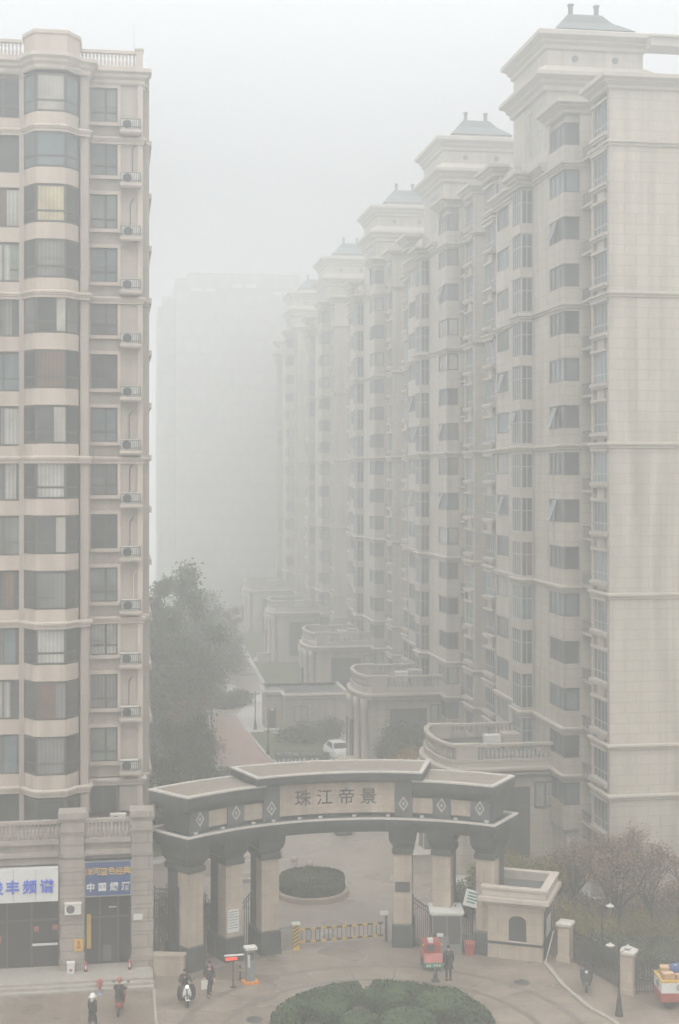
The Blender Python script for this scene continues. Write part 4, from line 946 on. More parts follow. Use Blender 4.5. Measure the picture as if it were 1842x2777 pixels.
q = MB(T); rc = [(-.1, 0), (Lg, 0), (Lg, D), (-.1, D)]
q2 = MB(T); q2.band(rc[::-1], [(.0, 2.85), (.15, 2.92), (.15, 3.02), (.42, 3.12), (.42, 3.34), (.35, 3.36), (.1, 3.4)], True); q2.build('cornice', M['beige_lt'], t)
q2 = MB(T); q2.box(-.35, Lg+.25, -.25, .1, 3.4, 3.78); q2.box(-.35, Lg+.25, D-.1, D+.25, 3.4, 3.78); q2.box(-.35, 0, .1, D-.1, 3.4, 3.78); q2.box(Lg-.1, Lg+.25, .1, D-.1, 3.4, 3.78)
q2.box(-.42, Lg+.32, -.32, .14, 3.78, 3.9); q2.box(-.42, Lg+.32, D-.14, D+.32, 3.78, 3.9); q2.box(-.42, .04, .14, D-.14, 3.78, 3.9); q2.box(Lg-.14, Lg+.32, .14, D-.14, 3.78, 3.9); q2.build('parapet', M['beige_lt'], t)
q2 = MB(T); q2.box(0, Lg-.1, .1, D-.1, 3.36, 3.42); q2.build('roof', M['slate_lt'], t)
q2 = MB(T); q2.box(Lg+.002, Lg+.06, .5, 2.6, .0, 2.5); do = q2.build('side_door', M['shopdark'], t)
q2 = MB(T)
for k in range(6): q2.box(Lg+.06, Lg+.085, .9+k*.25, .98+k*.25, 1.1, 2.1)
q2.build('white_bar', M['white'], do)
# fence on the right with stone piers
def pier(x, y, h, label):
    t = thing('stone_pier', label, 'stone pier', (x, y, .1), R(-35), 'stone piers of the iron fence')
    q = MB(); q.box(-.38, .38, -.38, .38, 0, .3); q.box(-.32, .32, -.32, .32, .3, h-.3); local(t, 'shaft', M['granite'], q)
    q = MB(); q.loft([[(-s, -s, z), (s, -s, z), (s, s, z), (-s, s, z)] for s, z in ((.34, h-.3), (.42, h-.2), (.42, h-.08), (.3, h))]); local(t, 'cap', M['coping'], q)
pier(23.75, 73.0, 2.1, 'stone pier next to the gatehouse door, first of the iron fence')
pier(25.35, 67.9, 2.2, 'stone pier standing behind the twin headed lamp post')
railing('dark iron fence running between the two stone piers', (24.1, 72.6), (25.2, 68.3), .1, 1.75, .14)
railing('dark iron fence running right of the lamp post towards the loaded cart', (25.7, 67.7), (33.5, 66.4), .1, 1.75, .14)
t = thing('leaning_pole', 'thin pale pole leaning against the gatehouse corner', 'pole', (22.6, 73.0, .1))
q = MB(); q.tube((22.55, 72.75, .02), (23.2, 73.3, 1.6), .03); q.build('pole', M['coping'], t)
# ------------------------------------------------------------------ plants
def leaves(mb, blobs, n, size, rnd, shell=.45, fuzz=.06):
    """n leaf-sized quads spread through ellipsoid blobs (cx,cy,cz,rx,ry,rz), denser towards their skins"""
    wt = [b_[3]*b_[4]+b_[4]*b_[5]+b_[3]*b_[5] for b_ in blobs]; tot = sum(wt)
    for bl, w_ in zip(blobs, wt):
        for _ in range(int(n*w_/tot)):
            z = rnd.uniform(-1, 1); a = rnd.uniform(0, 2*math.pi); q = math.sqrt(1-z*z)
            r = shell+(1-shell)*rnd.random()**.6; r *= max(.6, rnd.gauss(1.0, fuzz))
            p = Vector((bl[0]+bl[3]*q*math.cos(a)*r, bl[1]+bl[4]*q*math.sin(a)*r, bl[2]+bl[5]*z*r))
            u = Vector((rnd.gauss(0, 1), rnd.gauss(0, 1), rnd.gauss(0, 1))).normalized(); v = u.cross(Vector((rnd.gauss(0, 1), rnd.gauss(0, 1), rnd.gauss(0, 1)))).normalized()
            s = size*rnd.uniform(.6, 1.3)
            k = len(mb.v); mb.v += [p-u*s, p+v*s*.55, p+u*s, p-v*s*.55]; mb.f.append((k, k+1, k+2, k+3)); mb.mi.append(0)
def tree(label, x, y, h, r, seed, m='leaf_tree', n=5200, size=.2, base=.28, group=None, cat='tree', name='tree', trunk_r=.16, spread=1.0, top=1.0, z0=0.0):
    rnd = random.Random(seed); t = thing(name, label, cat, (x, y, z0), 0, group)
    b = MB(); tops = []
    pts = [(0, 0, 0)]; 
    for k in range(1, 5): pts.append((rnd.uniform(-.05, .05)*h*.2*k, rnd.uniform(-.05, .05)*h*.2*k, h*.9*k/4))
    for k in range(4): b.tube(pts[k], pts[k+1], trunk_r*(1-k*.22), trunk_r*(1-(k+1)*.22), 7)
    blobs = []
    nb = 22
    for k in range(nb):
        f = base+(1-base)*(k+.5)/nb; zz = h*f*.97
        env = r*(math.sin(math.pi*min(1, (f-base)/(1-base)*.72+.18))**.7)*spread
        a = k*2.4+rnd.uniform(-.5, .5); d = env*rnd.uniform(.3, .9)
        c = (d*math.cos(a), d*math.sin(a), zz)
        i = min(3, int(f*4/.9)); p = pts[i]
        b.tube((p[0], p[1], min(zz-.12*h*rnd.random()-.3, h*.85)), c, trunk_r*.3, .02, 5)
        s = r*rnd.uniform(.26, .5)*(1.05-.45*f)*1.1
        blobs.append((c[0], c[1], c[2], s, s, s*rnd.uniform(.7, 1.1)))
    local(t, 'trunk', M['bark'], b)
    c = MB(); leaves(c, blobs, int(n*2.2), size*.66, rnd, .15, .27); local(t, 'crown', M[m], c)
    return t
G1 = 'green trees left of the pink path'
tree('tallest green tree beside the left tower, its top rising into the haze', 5.8, 131, 17.6, 4.0, 1, 'leaf_tree', 9000, .24, .12, G1)
tree('tall green tree half hidden by the edge of the left tower', 3.4, 127, 16.6, 3.2, 2, 'leaf_tree', 7000, .24, .12, G1)
tree('green tree with a lower rounded top right of the tallest one', 7.4, 148, 13.4, 4.2, 3, 'leaf_tree', 6500, .22, .15, G1)
tree('hazy green tree far along the path, before the farthest pavilion', 11.2, 178, 11.0, 4.6, 4, 'leaf_tree', 5000, .24, .1, G1)
tree('low dark tree rising just behind the left end of the gate roof', 5.2, 108, 7.6, 3.0, 5, 'leaf_dark', 6500, .16, .1, G1)
tree('dark bushy tree close to the side of the left tower', 3.4, 100, 6.2, 2.6, 6, 'leaf_dark', 5200, .15, .1, G1)
tree('brownish thin tree by the bend of the pink path', 6.2, 140, 8.6, 3.0, 7, 'leaf_brown', 3600, .16, .15, G1)
tree('small brown tree behind the dark bushes left of the path', 6.2, 119, 7.4, 2.6, 8, 'leaf_brown', 3800, .15, .1, G1)
tree('dark green tree left of the pale far path', 9.0, 163, 10.4, 4.2, 9, 'leaf_dark', 5200, .2, .1, G1)
tree('faint brown tree beyond the far path, right of the hazy tree', 14.6, 186, 8.5, 3.2, 10, 'leaf_brown', 3600, .2, .1, G1)

def bare_tree(label, x, y, h, seed, n=1500, m='leaf_brown', group='bare brown trees in front of the blank end wall'):
    rnd = random.Random(seed); t = thing('tree', label, 'tree', (x, y, .1), 0, group)
    b = MB(); tips = []
    def grow(p, d, ln, r, lv):
        q = p+d*ln; b.tube(p, q, r, r*.7, 5 if lv > 1 else 3)
        if lv == 0: tips.append(q); return
        for _ in range(3 if lv > 1 else 4):
            nd = (d+Vector((rnd.uniform(-1, 1), rnd.uniform(-1, 1), rnd.uniform(-.25, .75)))*.68).normalized()
            grow(p+d*ln*rnd.uniform(.72, 1), nd, ln*rnd.uniform(.6, .82), r*.66, lv-1)
    for k in range(2):
        d = Vector((rnd.uniform(-.28, .28), rnd.uniform(-.28, .28), 1)).normalized()
        grow(Vector((0, 0, 0)), d, h*.3, .11, 4)
    local(t, 'trunk', M['bark'], b)
    c = MB()
    for _ in range(n):
        p = rnd.choice(tips)+Vector((rnd.gauss(0, .22), rnd.gauss(0, .22), rnd.gauss(0, .2)))
        u = Vector((rnd.gauss(0, 1), rnd.gauss(0, 1), rnd.gauss(0, 1))).normalized(); v = u.cross(Vector((rnd.gauss(0, 1), rnd.gauss(0, 1), 1))).normalized(); s = rnd.uniform(.04, .085)
        k = len(c.v); c.v += [p-u*s, p+v*s*.6, p+u*s, p-v*s*.6]; c.f.append((k, k+1, k+2, k+3)); c.mi.append(0)
    local(t, 'crown', M[m], c)
for q, (x, y, h, lb) in enumerate(((27.5, 75.3, 5.2, 'bare brown tree with a forked trunk above the twin lamp heads'), (30.0, 75.9, 5.0, 'bare brown tree with a straight thin trunk behind the loaded cart'),
        (32.2, 75.0, 5.4, 'bare brown tree at the right edge of the picture'), (25.6, 78.2, 4.6, 'smaller bare tree just right of the gatehouse roof'), (28.8, 79.0, 5.2, 'bare brown tree closest to the blank end wall'), (31.6, 72.2, 4.8, 'bare tree leaning over the fence above the loaded cart'))):
    bare_tree(lb, x, y, h*1.22, 30+q, 2300)
def bush(name, label, cat, x, y, blobs, n, size, m, seed, group=None, z0=0.0):
    rnd = random.Random(seed); t = thing(name, label, cat, (x, y, z0), 0, group)
    b = MB()
    for k in range(7): a = k*.9; b.tube((0, 0, 0), (blobs[0][3]*.6*math.cos(a), blobs[0][4]*.6*math.sin(a), blobs[0][2]), .025, .01, 4)
    local(t, 'stems', M['bark'], b)
    c = MB(); leaves(c, blobs, int(n*1.4), size*.85, rnd, .35, .15); local(t, 'foliage', M[m], c)
bush('shrub', 'large yellow-green shrub rising behind the gatehouse', 'shrub', 23.3, 84.0, [(0, 0, 1.5, 1.6, 1.3, 1.5), (1.7, .4, 1.2, 1.4, 1.2, 1.2), (-1.2, .4, 1.1, 1.0, 1.0, 1.1)], 5200, .10, 'leaf_yel', 40, None, .1)
bush('shrub', 'yellow-green shrub at the foot of the corner bay windows', 'shrub', 26.4, 84.6, [(0, 0, 1.2, 1.4, 1.1, 1.2), (1.2, .2, .9, 1.1, 1, .9)], 3400, .10, 'leaf_yel', 41, None, .1)
bush('shrub', 'dark shrub behind the gate pillar under the tilted white board', 'shrub', 20.4, 81.5, [(0, 0, 1.0, 1.2, 1.0, 1.0), (-.9, .3, .8, .9, .8, .8)], 3000, .09, 'leaf_dark', 42)
bush('shrub', 'dark shrubbery under the bare trees behind the iron fence', 'shrub', 28.2, 71.5, [(0, 0, .7, 2.2, .9, .8), (2.8, -1.0, .7, 1.9, .9, .8), (-2.2, .9, .7, 1.6, .9, .8), (5.2, -1.6, .8, 1.8, 1, .9)], 7000, .08, 'leaf_dark', 43, None, .1)
bush('shrub', 'brown shrubs against the blank end wall under the bare trees', 'shrub', 30.0, 79.3, [(0, 0, .9, 2.6, .9, 1.0), (-3.6, -.4, .8, 1.9, .9, .9), (3.4, -.3, 1.0, 2.0, .9, 1.1)], 6000, .09, 'leaf_brown', 44, None, .1)
bush('shrub', 'green shrub mass in front of the flat-roofed building', 'shrub', 18.6, 136.5, [(0, 0, 1.0, 2.0, 1.4, 1.1), (2.2, .6, 1.1, 1.5, 1.3, 1.2), (-1.9, .4, .7, 1.3, 1.0, .8)], 4200, .13, 'leaf_tree', 45)
bush('shrub', 'dark green shrub filling the dark bay of the second pavilion', 'shrub', 23.9, 119.0, [(0, 0, 2.6, 1.7, .9, 2.7), (1.6, 0, 2.2, 1.2, .9, 2.3), (-1.0, -.2, 1.8, 1.1, .8, 1.8)], 6000, .13, 'leaf_dark', 46)
bush('shrub', 'orange and yellow shrub beside the second pavilion, above the gate roof', 'shrub', 24.2, 115.5, [(0, 0, 1.8, 1.4, .9, 1.5), (1.8, .2, 2.0, 1.2, .9, 1.5), (-1.4, .3, 1.4, .9, .7, 1.2)], 4200, .12, 'leaf_oran', 47)
bush('shrub', 'dark clipped bushes at the far bend of the path', 'shrub', 12.0, 158.6, [(0, 0, .8, 2.0, 1.8, .9), (1.9, 2, .8, 1.6, 1.6, .9)], 2600, .16, 'leaf_dark', 48)
bush('shrub', 'dark low bushes along the left side of the pink path', 'shrub', 6.3, 133.5, [(0, 0, .9, 1.2, 2.2, 1.0), (-1.4, 1, 1.2, 1.4, 2.0, 1.3), (.8, 6, .9, 1.2, 2.4, 1.0)], 4200, .14, 'leaf_dark', 49)
bush('shrub', 'dark shrubs behind the railing at the shop corner', 'shrub', 3.4, 79.6, [(0, 0, 1.5, 1.3, 1.2, 1.6), (1.4, .6, 1.1, 1.0, 1.0, 1.2)], 3600, .10, 'leaf_dark', 50)
bush('shrub', 'dark evergreen strip directly behind the iron fence by the twin lamp', 'shrub', 26.2, 70.3, [(0, 0, .8, .8, 1.6, .9), (-.9, 1.9, .8, .7, 1.2, .9), (1.6, -1.4, .8, 1.6, .8, .9), (4.4, -1.9, .8, 2.0, .7, .9), (7, -2.2, .8, 1.6, .7, .9)], 6500, .08, 'leaf_dark', 52, None, .1)
bush('shrub', 'brown and olive undergrowth between the bare trees and the gatehouse', 'shrub', 26.4, 75.2, [(0, 0, .8, 1.5, 1.6, .9), (2.6, .6, .7, 1.6, 1.3, .8), (-1.6, 1.4, 1.0, 1.2, 1.4, 1.1), (5.0, -.4, .7, 1.6, 1.4, .8)], 7000, .085, 'leaf_yel', 53, None, .1)
bush('shrub', 'pinkish dry shrubs behind the left end of the gate roof', 'shrub', 9.4, 119.0, [(0, 0, .7, .9, .8, .7), (1.6, 1, .6, .8, .8, .6)], 1500, .11, 'leaf_brown', 51)

# clipped hedges
def hedge_arc(label, c, r0, r1, a0, a1, h, n, seed, group):
    rnd = random.Random(seed); x0, y0 = c[0], c[1]; t = thing('hedge', label, 'hedge', (x0, y0, .01), 0, group)
    b = MB(); k = 40; rings = []
    for i in range(k+1):
        a = R(a0+(a1-a0)*i/k); jr = rnd.uniform(-.06, .06); jh = rnd.uniform(-.05, .07)
        prof = [(r0+.02, 0), (r0-.02+jr, h*.7), (r0+.16, h*.96+jh), (r1-.16, h*.96+jh), (r1+.02+jr, h*.7), (r1-.04, 0)]
        rings.append([(q*math.sin(a), q*math.cos(a), z) for q, z in prof])
    b.loft(rings); local(t, 'clipped_body', M['leaf_box'], b, True)
    c_ = MB()
    for _ in range(n):
        a = R(rnd.uniform(a0, a1)); s_ = rnd.random()
        if s_ < .5: q, z = rnd.uniform(r0, r1), h*rnd.uniform(.94, 1.05)
        elif s_ < .78: q, z = r1+rnd.uniform(-.06, .05), h*rnd.random()
        else: q, z = r0+rnd.uniform(-.05, .06), h*rnd.random()
        p = Vector((q*math.sin(a), q*math.cos(a), z)); u = Vector((rnd.gauss(0, 1), rnd.gauss(0, 1), rnd.gauss(0, 1))).normalized(); v = u.cross(Vector((rnd.gauss(0, 1), 1, rnd.gauss(0, 1)))).normalized(); s = rnd.uniform(.04, .085)
        kk = len(c_.v); c_.v += [p-u*s, p+v*s*.6, p+u*s, p-v*s*.6]; c_.f.append((kk, kk+1, kk+2, kk+3)); c_.mi.append(0)
    local(t, 'foliage', M['leaf_box'], c_)
HG = 'clipped hedges of the round front bed'
hedge_arc('left half of the clipped ring hedge in the round front bed', IC, 3.95, 5.15, -178, -3, .85, 7500, 60, HG)
hedge_arc('right half of the clipped ring hedge in the round front bed', IC, 3.95, 5.15, 5, 178, .85, 7500, 61, HG)
b = MB(); b.prism(arc(5.3, -180, 180, 48, IC)[:-1], 0, .06); struct('planting_bed', b, M['soil'])
def ball_shrub(label, x, y, r, h, n, seed):
    rnd = random.Random(seed); t = thing('shrub', label, 'shrub', (x, y, .05), 0, 'round clipped shrubs in the front bed')
    b = MB(); b.lathe([(r*.75, 0), (r*.97, h*.4), (r*.9, h*.7), (r*.6, h*.92), (r*.2, h*.99)], 0, 0, 20); local(t, 'clipped_body', M['leaf_box'], b, True)
    c = MB(); leaves(c, [(0, 0, h*.42, r*1.02, r*1.02, h*.6)], n, .065, rnd, .9); c2 = MB()
    for f in c.f:
        if all(c.v[i].z > .02 for i in f): k = len(c2.v); c2.v += [c.v[i] for i in f]; c2.f.append((k, k+1, k+2, k+3)); c2.mi.append(0)
    local(t, 'foliage', M['leaf_box'], c2)
ball_shrub('round clipped shrub in the left part of the front bed', 10.1, 67.2, 1.15, 1.05, 3600, 62)
ball_shrub('round clipped shrub in the middle of the front bed near the ring gap', 13.1, 67.9, 1.2, 1.12, 3800, 63)
ball_shrub('broad round clipped shrub in the right part of the front bed', 15.6, 66.8, 1.4, 1.08, 4600, 64)
ball_shrub('low broad clipped shrub lowest in the frame in the front bed', 13.5, 64.9, 1.45, .92, 3600, 65)
ball_shrub('small low shrub between the left and lowest ones in the front bed', 11.1, 65.2, .9, .9, 2200, 66)
t = thing('round_hedge', 'low drum-shaped hedge in a round stone kerb behind the barrier', 'hedge', (12.1, 87.3, 0))
b = MB(); b.lathe([(2.3, 0), (2.3, .3), (2.25, .34), (2.05, .34), (2.05, .1)], 0, 0, 40); local(t, 'stone_kerb', M['granite'], b)
b = MB(); b.lathe([(1.95, .1), (2.0, .9), (1.9, 1.08), (1.4, 1.16), (.3, 1.19)], 0, 0, 36); local(t, 'clipped_body', M['leaf_box'], b, True)
rnd = random.Random(70); c_ = MB()
for _ in range(6500):
    a = rnd.uniform(0, 2*math.pi)
    if rnd.random() < .55: q, z = 1.98*math.sqrt(rnd.random()), 1.16+rnd.uniform(-.05, .06)
    else: q, z = 2.0+rnd.uniform(-.05, .05), rnd.uniform(.3, 1.1)
    p = Vector((q*math.cos(a), q*math.sin(a), z)); u = Vector((rnd.gauss(0, 1), rnd.gauss(0, 1), rnd.gauss(0, 1))).normalized(); v = u.cross(Vector((rnd.gauss(0, 1), 1, rnd.gauss(0, 1)))).normalized(); s = rnd.uniform(.04, .075)
    kk = len(c_.v); c_.v += [p-u*s, p+v*s*.6, p+u*s, p-v*s*.6]; c_.f.append((kk, kk+1, kk+2, kk+3)); c_.mi.append(0)
local(t, 'foliage', M['leaf_box'], c_)

# ------------------------------------------------------------------ lamps and court furniture
def lamp(label, x, y, h, heads, group=None, z0=0.0, m='iron'):
    t = thing('street_lamp', label, 'street lamp', (x, y, z0), R(-30), group)
    b = MB(); b.lathe([(.21, 0), (.2, .1), (.16, .25), (.10, .8), (.065, 1.0), (.05, 1.1), (.045, h)], 0, 0, 10); local(t, 'post', M[m], b)
    for s in heads:
        b = MB(); b.poly([(0, 0, h-.35), (s*.25, 0, h-.2), (s*.42, 0, h-.02)], .02, 5) if s else b.tube((0, 0, h), (0, 0, h+.08), .03); local(t, 'arm', M[m], b)
        b = MB(); b.lathe([(.07, h-.16), (.20, h-.06), (.22, h-.02), (.08, h+.05), (.02, h+.12)], s*.42, 0, 12); local(t, 'lamp_shade', M['coping'], b)
lamp('black lamp post with a flared foot and two pale heads on the right pavement', 23.85, 65.1, 3.35, (-1, 1), None, .1)
lamp('single headed lamp post standing among the bare trees behind the iron fence', 25.3, 71.6, 3.3, (1,), None, .1)
lamp('thin dark lamp post beside the door of the flat-roofed building', 14.2, 144.5, 3.8, (1,))
lamp('thin dark lamp post at the right edge of the pink path', 14.1, 131.5, 4.2, (1,))
lamp('thin dark lamp post at the left edge of the pink path', 8.75, 129.5, 4.4, (-1,))
lamp('thin dark lamp post next to the gatehouse roof', 26.0, 78.1, 4.0, (0,), None, .1)
def stone_ball(x, y, label):
    t = thing('stone_bollard', label, 'bollard', (x, y, .004), 0, 'round stone bollards in the court')
    b = MB(); b.ball((0, 0, .36), .25, n=14, k=9); local(t, 'ball', M['granite'], b, True)
    b = MB(); b.lathe([(.22, 0), (.22, .1), (.14, .16)], 0, 0, 12); local(t, 'foot', M['coping'], b)
stone_ball(11.83, 94.0, 'round stone bollard just behind the drum-shaped hedge, in the clear')
stone_ball(11.1, 96.2, 'round stone bollard half hidden by the capital of a gate column')
stone_ball(12.7, 92.6, 'round stone bollard peeking over the drum-shaped hedge')
t = thing('planter', 'dark stone planter seen just under the middle of the gate beam', 'planter', (16.3, 101.4, .004))
b = MB(); b.loft([[(-s, -s*.7, z), (s, -s*.7, z), (s, s*.7, z), (-s, s*.7, z)] for s, z in ((.5, 0), (.62, .1), (.7, .5), (.75, .6))]); local(t, 'tub', M['slate_lt'], b)
b = MB(); leaves(b, [(0, 0, .75, .6, .4, .3)], 500, .07, random.Random(3)); local(t, 'plant', M['leaf_dark'], b)
t = thing('waste_bin', 'dark round bin beside the parked white car', 'bin', (18.85, 126.9, .004))
b = MB(); b.lathe([(.3, 0), (.36, .1), (.36, .8), (.3, .9), (.1, .95)], 0, 0, 12); local(t, 'body', M['dgrey'], b)
b = MB(); b.lathe([(.38, .55), (.38, .62)], 0, 0, 12); local(t, 'band', M['grey'], b)
t = thing('notice_board', 'blue notice board on two posts left of the pink path', 'notice board', (6.9, 128.5, 0))
b = MB(); b.box(-.9, .9, -.05, .05, .5, 2.3); local(t, 'board', M['steelblue'], b)
b = MB(); b.box(-.98, -.9, -.06, .06, 0, 2.45); b.box(.9, .98, -.06, .06, 0, 2.45); b.box(-1.0, 1.0, -.08, .08, 2.3, 2.4); local(t, 'posts', M['grey'], b)
t = thing('stone_balustrade', 'short pale stone balustrade beside the left tower behind the gate', 'balustrade', (3.8, 112, 0))
b = MB(); b.box(-.9, .9, -.15, .15, 2.6, 2.85); b.box(-.9, .9, -.12, .12, 0, 1.6); local(t, 'rails', M['beige_lt'], b)
b = MB()
for k in range(6): b.lathe([(.07, 1.6), (.1, 1.9), (.06, 2.3), (.07, 2.6)], -.75+k*.3, 0, 6)
local(t, 'balusters', M['beige_lt'], b)

for x, y, r, lb in ((8.2, 90.7, .45, 'dark round manhole cover in the pale court left of the drum-shaped hedge'), (6.6, 67.6, .4, 'dark round manhole cover in the plaza near the lower edge'), (20.6, 70.4, .4, 'dark round manhole cover between the front bed and the right kerb')):
    t = thing('manhole_cover', lb, 'manhole cover', (x, y, .0085)); b = MB(); b.lathe([(r, 0), (r, .012), (r*.9, .016)], 0, 0, 18); local(t, 'lid', M['dgrey'], b)
# ------------------------------------------------------------------ vehicles
def bike_parts(t):
    for y in (-.52, .52):
        b = MB(); b.ring((0, y, .33), .30, .025, 'x', 16, 5); b.ring((0, y, .33), .03, .03, 'x', 6, 4)
        for k in range(6): a = math.pi*k/6; b.tube((0, y-.29*math.cos(a), .33-.29*math.sin(a)), (0, y+.29*math.cos(a), .33+.29*math.sin(a)), .005, n=3)
        local(t, 'wheel', M['rubber'], b)
    b = MB()
    for p, q in (((0, .52, .33), (0, .1, .3)), ((0, .1, .3), (0, .22, .82)), ((0, .22, .8), (0, .52, .33)), ((0, .1, .3), (0, -.36, .75)), ((0, .2, .74), (0, -.36, .8)), ((0, -.36, .92), (0, -.52, .33))): b.tube(p, q, .03, n=5)
    fr = local(t, 'frame', M['dgrey'], b)
    b = MB(); b.poly([(-.28, -.26, .98), (-.1, -.36, .96), (.1, -.36, .96), (.28, -.26, .98)], .015); b.tube((0, -.36, .9), (0, -.36, .96), .015); local(t, 'handlebar', M['iron'], b)
    b = MB(); b.loft([[(-.08, .34, .84), (.08, .34, .84), (.08, .34, .88), (-.08, .34, .88)], [(-.03, .08, .85), (.03, .08, .85), (.03, .08, .88), (-.03, .08, .88)]]); local(t, 'saddle', M['iron'], b)
    b = MB(); b.box(-.14, .14, -.75, -.5, .62, .84) ; local(t, 'basket', M['grey'], b)
bk = thing('bicycle', 'parked bicycle in the row at the end of the pink path', 'bicycle', (14.5, 128.3, .004), 0, 'bicycles parked in a row by the lawn')
bike_parts(bk)
rnd = random.Random(8)
for k in range(12):
    o = bk if k == 0 else copy_tree(bk)
    o.location = (14.5+k*.36, 128.2-k*.05+rnd.uniform(-.12, .12), .004); o.rotation_euler = (0, R(rnd.uniform(-7, 7)), R(rnd.uniform(-9, 9)+10))
    if k == 0: o['label'] = 'leftmost bicycle of the row parked at the end of the lawn'
    elif k == 11: o['label'] = 'rightmost bicycle of the row, nearest the dark bin'
    else: o['label'] = 'bicycle standing inside the parked row at the end of the lawn, not at either end'
def car(label, x, y, rz, m='white'):
    t = thing('parked_car', label, 'car', (x, y, .004), rz)
    b = MB(); sec = lambda y, w, z0, z1: [(-w, y, z0), (w, y, z0), (w*1.02, y, (z0+z1)/2), (w*.9, y, z1), (-w*.9, y, z1), (-w*1.02, y, (z0+z1)/2)]
    b.loft([sec(-2.1, .70, .35, .62), sec(-1.95, .84, .24, .78), sec(-.95, .88, .22, .92), (sec(1.2, .88, .22, .95)), sec(2.0, .82, .26, .9), sec(2.1, .72, .4, .75)]); local(t, 'body', M[m], b, False)
    b = MB(); r_ = lambda y, w, z: [(-w, y, z), (w, y, z)]
    b.loft([[(-.78, -1.0, .9), (.78, -1.0, .9), (.78, 1.7, .92), (-.78, 1.7, .92)], [(-.62, -.25, 1.42), (.62, -.25, 1.42), (.62, 1.0, 1.45), (-.62, 1.0, 1.45)]]); local(t, 'cabin', M[m], b)
    b = MB(); b.loft([[(-.66, -.90, 1.0), (.66, -.90, 1.0), (.66, -.86, .98), (-.66, -.86, .98)], [(-.56, -.35, 1.38), (.56, -.35, 1.38), (.56, -.30, 1.36), (-.56, -.30, 1.36)]]); local(t, 'windscreen', PANES[0], b)
    for s in (-1, 1):
        b = MB(); b.add([(s*.765, -.7, .98), (s*.765, 1.3, 1.0), (s*.655, .85, 1.38), (s*.655, -.2, 1.36)], [(0, 1, 2, 3)]); local(t, 'side_window', PANES[0], b)
        b = MB(); b.ball((s*.6, -2.02, .64), .14, .08, .09); local(t, 'headlight', M['offwhite'], b)
        for yy in (-1.35, 1.35):
            b = MB(); b.ring((s*.78, yy, .31), .22, .09, 'x', 16, 6); b.ball((s*.8, yy, .31), .06, .17, .17); local(t, 'wheel', M['rubber'], b)
        b = MB(); b.ball((s*.95, -.7, 1.0), .1, .06, .07); local(t, 'mirror', M[m], b)
car('parked white car behind the gate, next to the dark bin', 20.3, 129.0, R(8))

def scooter(label, x, y, rz, m='dgrey', apron=None, white=True, cat='scooter', group=None, z0=.006):
    t = thing('electric_scooter', label, cat, (x, y, z0), rz, group)
    for nm, yy in (('wheel', -.62), ('wheel', .60)):
        b = MB(); b.ring((0, yy, .23), .17, .06, 'x', 18, 6); w_ = local(t, nm, M['rubber'], b)
        b = MB(); b.lathe([(.12, -.03), (.12, .03)], 0, 0, 12); b.v = [Vector((p.z, p.x+yy, p.y+.23)) for p in b.v]; local(t, 'rim', M['grey'], b).parent = w_
    b = MB(); rc = lambda y, w, z0, z1: [(-w, y, z0), (w, y, z0), (w, y, z1), (-w, y, z1)]
    b.loft([rc(-.35, .16, .24, .34), rc(.1, .16, .22, .36), rc(.2, .15, .25, .62), rc(.55, .15, .38, .70), rc(.82, .10, .52, .72)]); local(t, 'body', M[m], b)
    b = MB(); b.loft([[(-.2, -.42, .3), (.2, -.42, .3), (.2, -.36, .3), (-.2, -.36, .3)], [(-.22, -.52, .65), (.22, -.52, .65), (.2, -.45, .65), (-.2, -.45, .65)], [(-.13, -.5, .98), (.13, -.5, .98), (.13, -.42, .98), (-.13, -.42, .98)]]); local(t, 'front_shield', M['white' if white else m], b)
    b = MB(); b.tube((0, -.62, .23), (0, -.46, 1.0), .035); b.box(-.06, .06, -.78, -.5, .44, .50); local(t, 'fork', M['dgrey'], b)
    b = MB(); b.loft([[(-.1, -.80, .40), (.1, -.80, .40), (.1, -.46, .46), (-.1, -.46, .46)], [(-.08, -.78, .46), (.08, -.78, .46), (.08, -.48, .52), (-.08, -.48, .52)]]); local(t, 'mudguard', M['white' if white else m], b)
    b = MB(); b.poly([(-.34, -.34, 1.06), (-.12, -.45, 1.04), (.12, -.45, 1.04), (.34, -.34, 1.06)], .022); b.box(-.12, .12, -.53, -.4, .96, 1.1); local(t, 'handlebar', M['iron'], b)
    b = MB(); b.ball((0, -.53, 1.0), .085, .05, .085, 12); local(t, 'headlight', M['headlamp'] if apron == 'front' else M['offwhite'], b, True)
    b = MB(); b.loft([rc(.08, .13, .66, .74), rc(.3, .15, .68, .78), rc(.75, .13, .72, .8)]); local(t, 'seat', M['iron'], b)
    for s in (-1, 1):
        b = MB(); b.tube((s*.26, -.38, 1.06), (s*.34, -.4, 1.28), .008, n=4); b.ball((s*.36, -.4, 1.32), .07, .015, .05, 8, 5); local(t, 'mirror', M['iron'], b)
    b = MB(); b.box(-.06, .06, .82, .86, .58, .68); local(t, 'tail_lamp', M['red'], b)
    if apron:
        b = MB(); pr = []
        for z, w, d in (((.30, .40, .16), (.55, .47, .2), (.8, .46, .18), (1.02, .38, .12)) if apron == 'front' else ((.42, .24, .12), (.6, .30, .15), (.85, .33, .14), (1.04, .30, .08))):
            pr.append([(w*math.sin(R(-80+160*i/10)), -.30-d*math.cos(R(-80+160*i/10)), z) for i in range(11)] + [(w*.93*math.sin(R(80-160*i/10)), -.27-d*math.cos(R(80-160*i/10)), z) for i in range(11)])
        b.loft(pr); local(t, 'wind_apron', M['black' if apron == 'front' else 'navy'], b, True)
    return t

